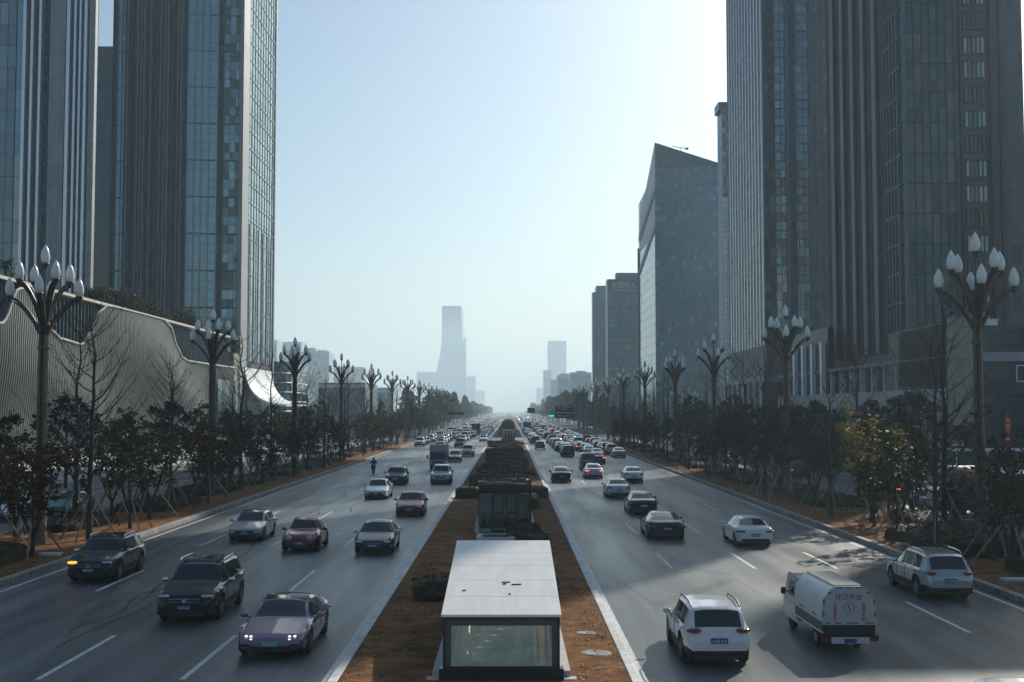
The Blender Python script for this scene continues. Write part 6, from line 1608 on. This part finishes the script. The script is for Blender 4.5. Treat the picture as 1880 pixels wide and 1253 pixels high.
# ---- people
def skin_body(name, joints, edges, mat_, parent, sub=2):
    me = bpy.data.meshes.new(name); me.from_pydata([j[0] for j in joints], edges, []); o = bpy.data.objects.new(name, me); COL.objects.link(o)
    me.materials.append(mat_); sk = o.modifiers.new('s','SKIN'); sk.use_smooth_shade = True
    if not me.skin_vertices: me.attributes.new('x','FLOAT','POINT')
    for i, j in enumerate(joints):
        try: me.skin_vertices[0].data[i].radius = (j[1], j[1]*.85)
        except Exception: pass
    try: me.skin_vertices[0].data[0].use_root = True
    except Exception: pass
    o.modifiers.new('u','SUBSURF').levels = 1; o.modifiers['u'].render_levels = 1
    if parent: o.parent = parent
    return o
M['skin'] = mat('skin', (.38,.24,.18), .6); M['hair'] = mat('hair', (.015,.012,.010), .6)
def cloth(c): return mat('cloth', c, .85, var=.15)
def tubeperson(T, pose, jacket, trousers, helmet=None):
    """figure from welded lofted limbs: body (skin) with jacket, trousers, hair as its clothing"""
    J = pose; B = MB()
    def limb(b, pts, rad, n=9): b.tube([J[p] if isinstance(p, str) else p for p in pts], rad, n)
    limb(B, ['pelvis','waist','chest','neck','headbase'], [.10,.10,.12,.055,.06])
    B.ellip(J['head'], (.078,.098,.118), 14, 10); B.ellip(tuple(Vector(J['head'])+Vector((0,.098,-.01))), (.014,.018,.025), 6, 4)
    for s in ('l','r'):
        B.ellip(tuple(Vector(J['head'])+Vector((-.08 if s == 'l' else .08,0,0))), (.014,.025,.035), 6, 4)
        limb(B, ['sh'+s,'el'+s,'wr'+s], [.045,.038,.028]); limb(B, ['hip'+s,'kn'+s,'an'+s], [.075,.055,.038])
        h = Vector(J['wr'+s]); d = (h-Vector(J['el'+s])).normalized(); side = d.cross(Vector((0,0,1)));
        if side.length < .1: side = Vector((1,0,0))
        side.normalize(); B.tube([h, h+d*.05, h+d*.09], [.028,.040,.034], 8)
        for k in range(4): o_ = side*(.012-.0)*(k-1.5)*1.6; L = (.065,.078,.072,.055)[k]; dn = Vector((0,0,-.02)); B.tube([h+d*.08+o_, h+d*(.08+L*.6)+o_+dn*.4, h+d*(.08+L)+o_+dn*1.6], [.010,.009,.007], 5)
        B.tube([h+d*.03+side*.03, h+d*.06+side*.055, h+d*.085+side*.055+Vector((0,0,-.012))], [.012,.010,.008], 5)
    body = B.build('body', M['skin'], T, smooth='all')
    jk = MB(); limb(jk, ['pelvis','waist','chest','collar'], [.175,.165,.19,.085], 12)
    for s in ('l','r'): limb(jk, ['collar','sh'+s,'el'+s,'wr'+s], [.075,.082,.065,.048], 9)
    jk.build('jacket', jacket, T, smooth='all')
    tr = MB()
    for s in ('l','r'): limb(tr, ['pelvis','hip'+s,'kn'+s,'an'+s], [.12,.105,.078,.060], 10)
    tr.build('trousers', trousers, T, smooth='all')
    for s in ('l','r'):
        f = Vector(J['an'+s]); b = MB(); b.tube([f+Vector((0,-.06,-.04)), f+Vector((0,.05,-.035)), f+Vector((0,.17,-.055))], [.045,.048,.032], 8); b.build('shoe', M['trim'], T, smooth='all')
    b = MB(); hp = Vector(J['head'])+Vector((0,-.012,.022))
    b.ellip(tuple(hp), (.088,.105,.115) if not helmet else (.135,.15,.14), 14, 10); b.build('helmet' if helmet else 'hair', helmet or M['hair'], T, smooth='all')
WALK = dict(pelvis=(0,0,.93),waist=(0,.01,1.10),chest=(0,.02,1.32),collar=(0,.01,1.46),neck=(0,.02,1.50),headbase=(0,.03,1.56),head=(0,.04,1.64),
    shl=(-.19,.01,1.42),shr=(.19,.01,1.42),ell=(-.24,-.12,1.15),elr=(.24,.08,1.15),wrl=(-.23,-.10,.90),wrr=(.22,.25,.97),
    hipl=(-.10,0,.88),hipr=(.10,0,.88),knl=(-.10,.20,.50),knr=(.10,-.06,.49),anl=(-.10,.26,.09),anr=(.10,-.34,.16))
STAND = dict(WALK, knl=(-.10,.05,.49), knr=(.10,.03,.49), anl=(-.11,.02,.09), anr=(.12,0,.09), wrl=(-.22,.08,.92), ell=(-.25,-.02,1.15))
SIT = dict(pelvis=(0,-.28,.86),waist=(0,-.26,1.02),chest=(0,-.18,1.24),collar=(0,-.13,1.36),neck=(0,-.11,1.40),headbase=(0,-.08,1.46),head=(0,-.06,1.55),
    shl=(-.19,-.14,1.33),shr=(.19,-.14,1.33),ell=(-.30,.06,1.12),elr=(.30,.06,1.12),wrl=(-.28,.32,1.06),wrr=(.28,.32,1.06),
    hipl=(-.10,-.25,.80),hipr=(.10,-.25,.80),knl=(-.17,.18,.78),knr=(.17,.18,.78),anl=(-.16,.16,.36),anr=(.16,.16,.36))
def person(x, y, rz, label, pose, jk, tr, z=.12, helmet=None):
    T = thing('person', label, 'person', (x,y,z), rz); tubeperson(T, pose, jk, tr, helmet); return T
person(41.2,116,R(100),'person in a pale jacket and dark trousers walking across the right plaza',WALK,cloth((.5,.52,.55)),cloth((.02,.02,.025)))
person(42.3,110.5,R(15),'person in dark clothes standing on the right plaza behind the walker',STAND,cloth((.03,.03,.035)),cloth((.02,.02,.022)))
def scooter(x, y, rz, label, c):
    T = thing('scooter', label, 'scooter', (x,y,.005), rz); P = lambda n, b, m, sm=True: b.build(n, m, T, smooth=sm)
    P('wheel', MB().wheel(0,.66,.24,.24,.10), M['tyre']); P('wheel', MB().wheel(0,-.62,.24,.24,.12), M['tyre'])
    b = MB(); b.ellip((0,-.42,.55),(.17,.42,.17),12,8,p=.8); b.ellip((0,.02,.33),(.16,.36,.06),10,6,p=.6); P('body', b, c, 'all')
    b = MB(); b.ellip((0,-.32,.76),(.15,.34,.06),12,6,p=.8); P('seat', b, M['trim'], 'all')
    b = MB(); b.ellip((0,.42,.70),(.22,.10,.36),12,8,p=.8); P('front_shield', b, c, 'all')
    b = MB(); b.tube([(0,.62,.26),(0,.48,.75),(0,.40,1.02)],[.03,.035,.03],6); b.tube([(-.30,.33,1.05),(0,.42,1.04),(.30,.33,1.05)],.018,6); P('handlebar', b, M['trim'])
    b = MB(); b.ellip((0,.50,.92),(.09,.05,.07),10,6); P('headlight', b, M['head_off'], 'all')
    return T
for (x,y,rz,l1,l2,c,jk,z) in [(-14.5,131.2,PI,'dark motor scooter alone in the third oncoming lane','rider in dark clothes and helmet on the scooter in the oncoming lanes',PAINT['charcoal'],(.02,.02,.025),0),
        (-33.2,96,R(8),'dark scooter on the left side road behind the staked trees','rider in a black coat on the scooter on the left side road',PAINT['black'],(.018,.017,.02),0),
        (-35.9,120,PI,'small scooter beside the left plaza edge','rider in dark clothes on the scooter beside the left plaza edge',PAINT['grey'],(.02,.022,.028),.12)]:
    s = scooter(x,y,rz,l1,c); s.location.z = z+.005
    person(x, y, rz, l2, SIT, cloth(jk), cloth((.02,.02,.024)), z+.005, PAINT['black'])

# ---- dense traffic
placed = []
def free(x, y, m=1.5):
    for (a, b_) in placed:
        if abs(a-x) < 1.9 and abs(b_-y) < 4.9+m: return False
    return True
for o in list(bpy.data.objects):
    if o.get('category') in ('car','suv','van','truck','taxi','bus'): placed.append((o.location.x, o.location.y))
rr = random.Random(404)
cols = ['white']*7+['silver']*5+['pearl']*4+['black']*4+['charcoal']*3+['grey']*3+['beige','blue','red']; kinds = ['sedan']*6+['suv']*5+['hatch']*3+['van']
def crowd(lanes, y0, y1, gap0, gap1, rz, side, fill=1.0):
    for ln in lanes:
        y = y0+rr.uniform(0, gap1)
        while y < y1:
            x = ln+rr.uniform(-.35,.35)
            if rr.random() < fill and free(x, y, .6):
                c = rr.choice(cols); k = rr.choice(kinds); placed.append((x, y))
                w = {'sedan':'sedan','suv':'suv','hatch':'hatchback','van':'van'}[k]
                near = y < 262
                far = 'in the haze beyond the crossing' if y > 310 else ('on the crossing' if not near else 'queuing before the crossing')
                lit = 'on' if side == 'oncoming' and rr.random() < .25 else 'off'; tl = 'on' if side != 'oncoming' and rr.random() < .18 else 'off'
                low_car(k, c, f'{c} {w} {far}, {side} lanes', x, y, rz, f'{c} {w}s {far}, {side}', lit, tl)
            y += rr.uniform(gap0, gap1)*(1+max(0, y-500)/600)
crowd([-16.9,-13.5], 232, 262, 7, 10, PI, 'oncoming')
crowd([-16.9,-13.5,-9.9], 262, 330, 7, 11, PI, 'oncoming', .9); crowd([-6.3], 285, 330, 10, 16, PI, 'oncoming', .8)
crowd([-17,-13.5,-9.9,-6.3], 330, 1100, 7.5, 17, PI, 'oncoming', .9)
crowd([8.6,12.1,15.6], 190, 262, 6.6, 9.5, 0, 'outbound', .95); crowd([5.1], 240, 262, 9, 12, 0, 'outbound')
crowd([5.1,8.6,12.1,15.6], 262, 1100, 7.5, 17, 0, 'outbound', .92)
for (x, y, c, k, lab) in [(12.2,172,'white','sedan','white sedan directly right of the dark suv in the waiting traffic'),(15.3,199,'white','hatch','white hatchback ahead of the pearl suv at the right kerb'),(11.9,184,'pearl','sedan','pearl sedan in the third lane of the waiting traffic'),(15.6,176.5,'silver','sedan','silver sedan tucked behind the pearl suv at the right kerb')]:
    if free(x, y, -.3): placed.append((x,y)); low_car(k, c, lab, x, y, 0, None)
for (x, y, lab, rz) in [(-9.6,352,'hazy bus standing above the queue of oncoming cars',PI),(5.6,395,'hazy bus standing above the outbound cars beside the median',0)]:
    T = thing('bus', lab, 'bus', (x, y, .01), rz); b = MB(); b.box(-1.25,-5,.3,1.25,5,3.0); b.build('body', PAINT['charcoal'], T); b = MB(); b.box(-1.1,5,1.2,1.1,5.02,2.5); b.build('windscreen', M['cglass'], T)
    b = MB(); b.box(-1.2,-4.9,2.99,1.2,4.9,3.08); b.build('roof', M['fin_white'], T)
    for s in (1,-1):
        for yy in (-3,3): MB().wheel(s*1.12,yy,.48,.48,.3).build('wheel', M['tyre'], T, smooth=True)
# ================================================================ haze
b = MB(); b.box(-2620, -440, -1.0, 2620, 5620, 215)
hz_m = bpy.data.materials.new('haze'); hz_m.use_nodes = True; n = hz_m.node_tree.nodes; l = hz_m.node_tree.links
n.remove(n['Principled BSDF']); pv = n.new('ShaderNodeVolumePrincipled'); pv.inputs['Color'].default_value = (.70,.88,1.0,1)
pv.inputs['Density'].default_value = .00036; pv.inputs['Anisotropy'].default_value = .35
l.new(pv.outputs[0], n['Material Output'].inputs['Volume'])
hz_m.cycles.homogeneous_volume = True if hasattr(hz_m.cycles, 'homogeneous_volume') else None
o = b.build('haze', hz_m); o['kind'] = 'stuff'
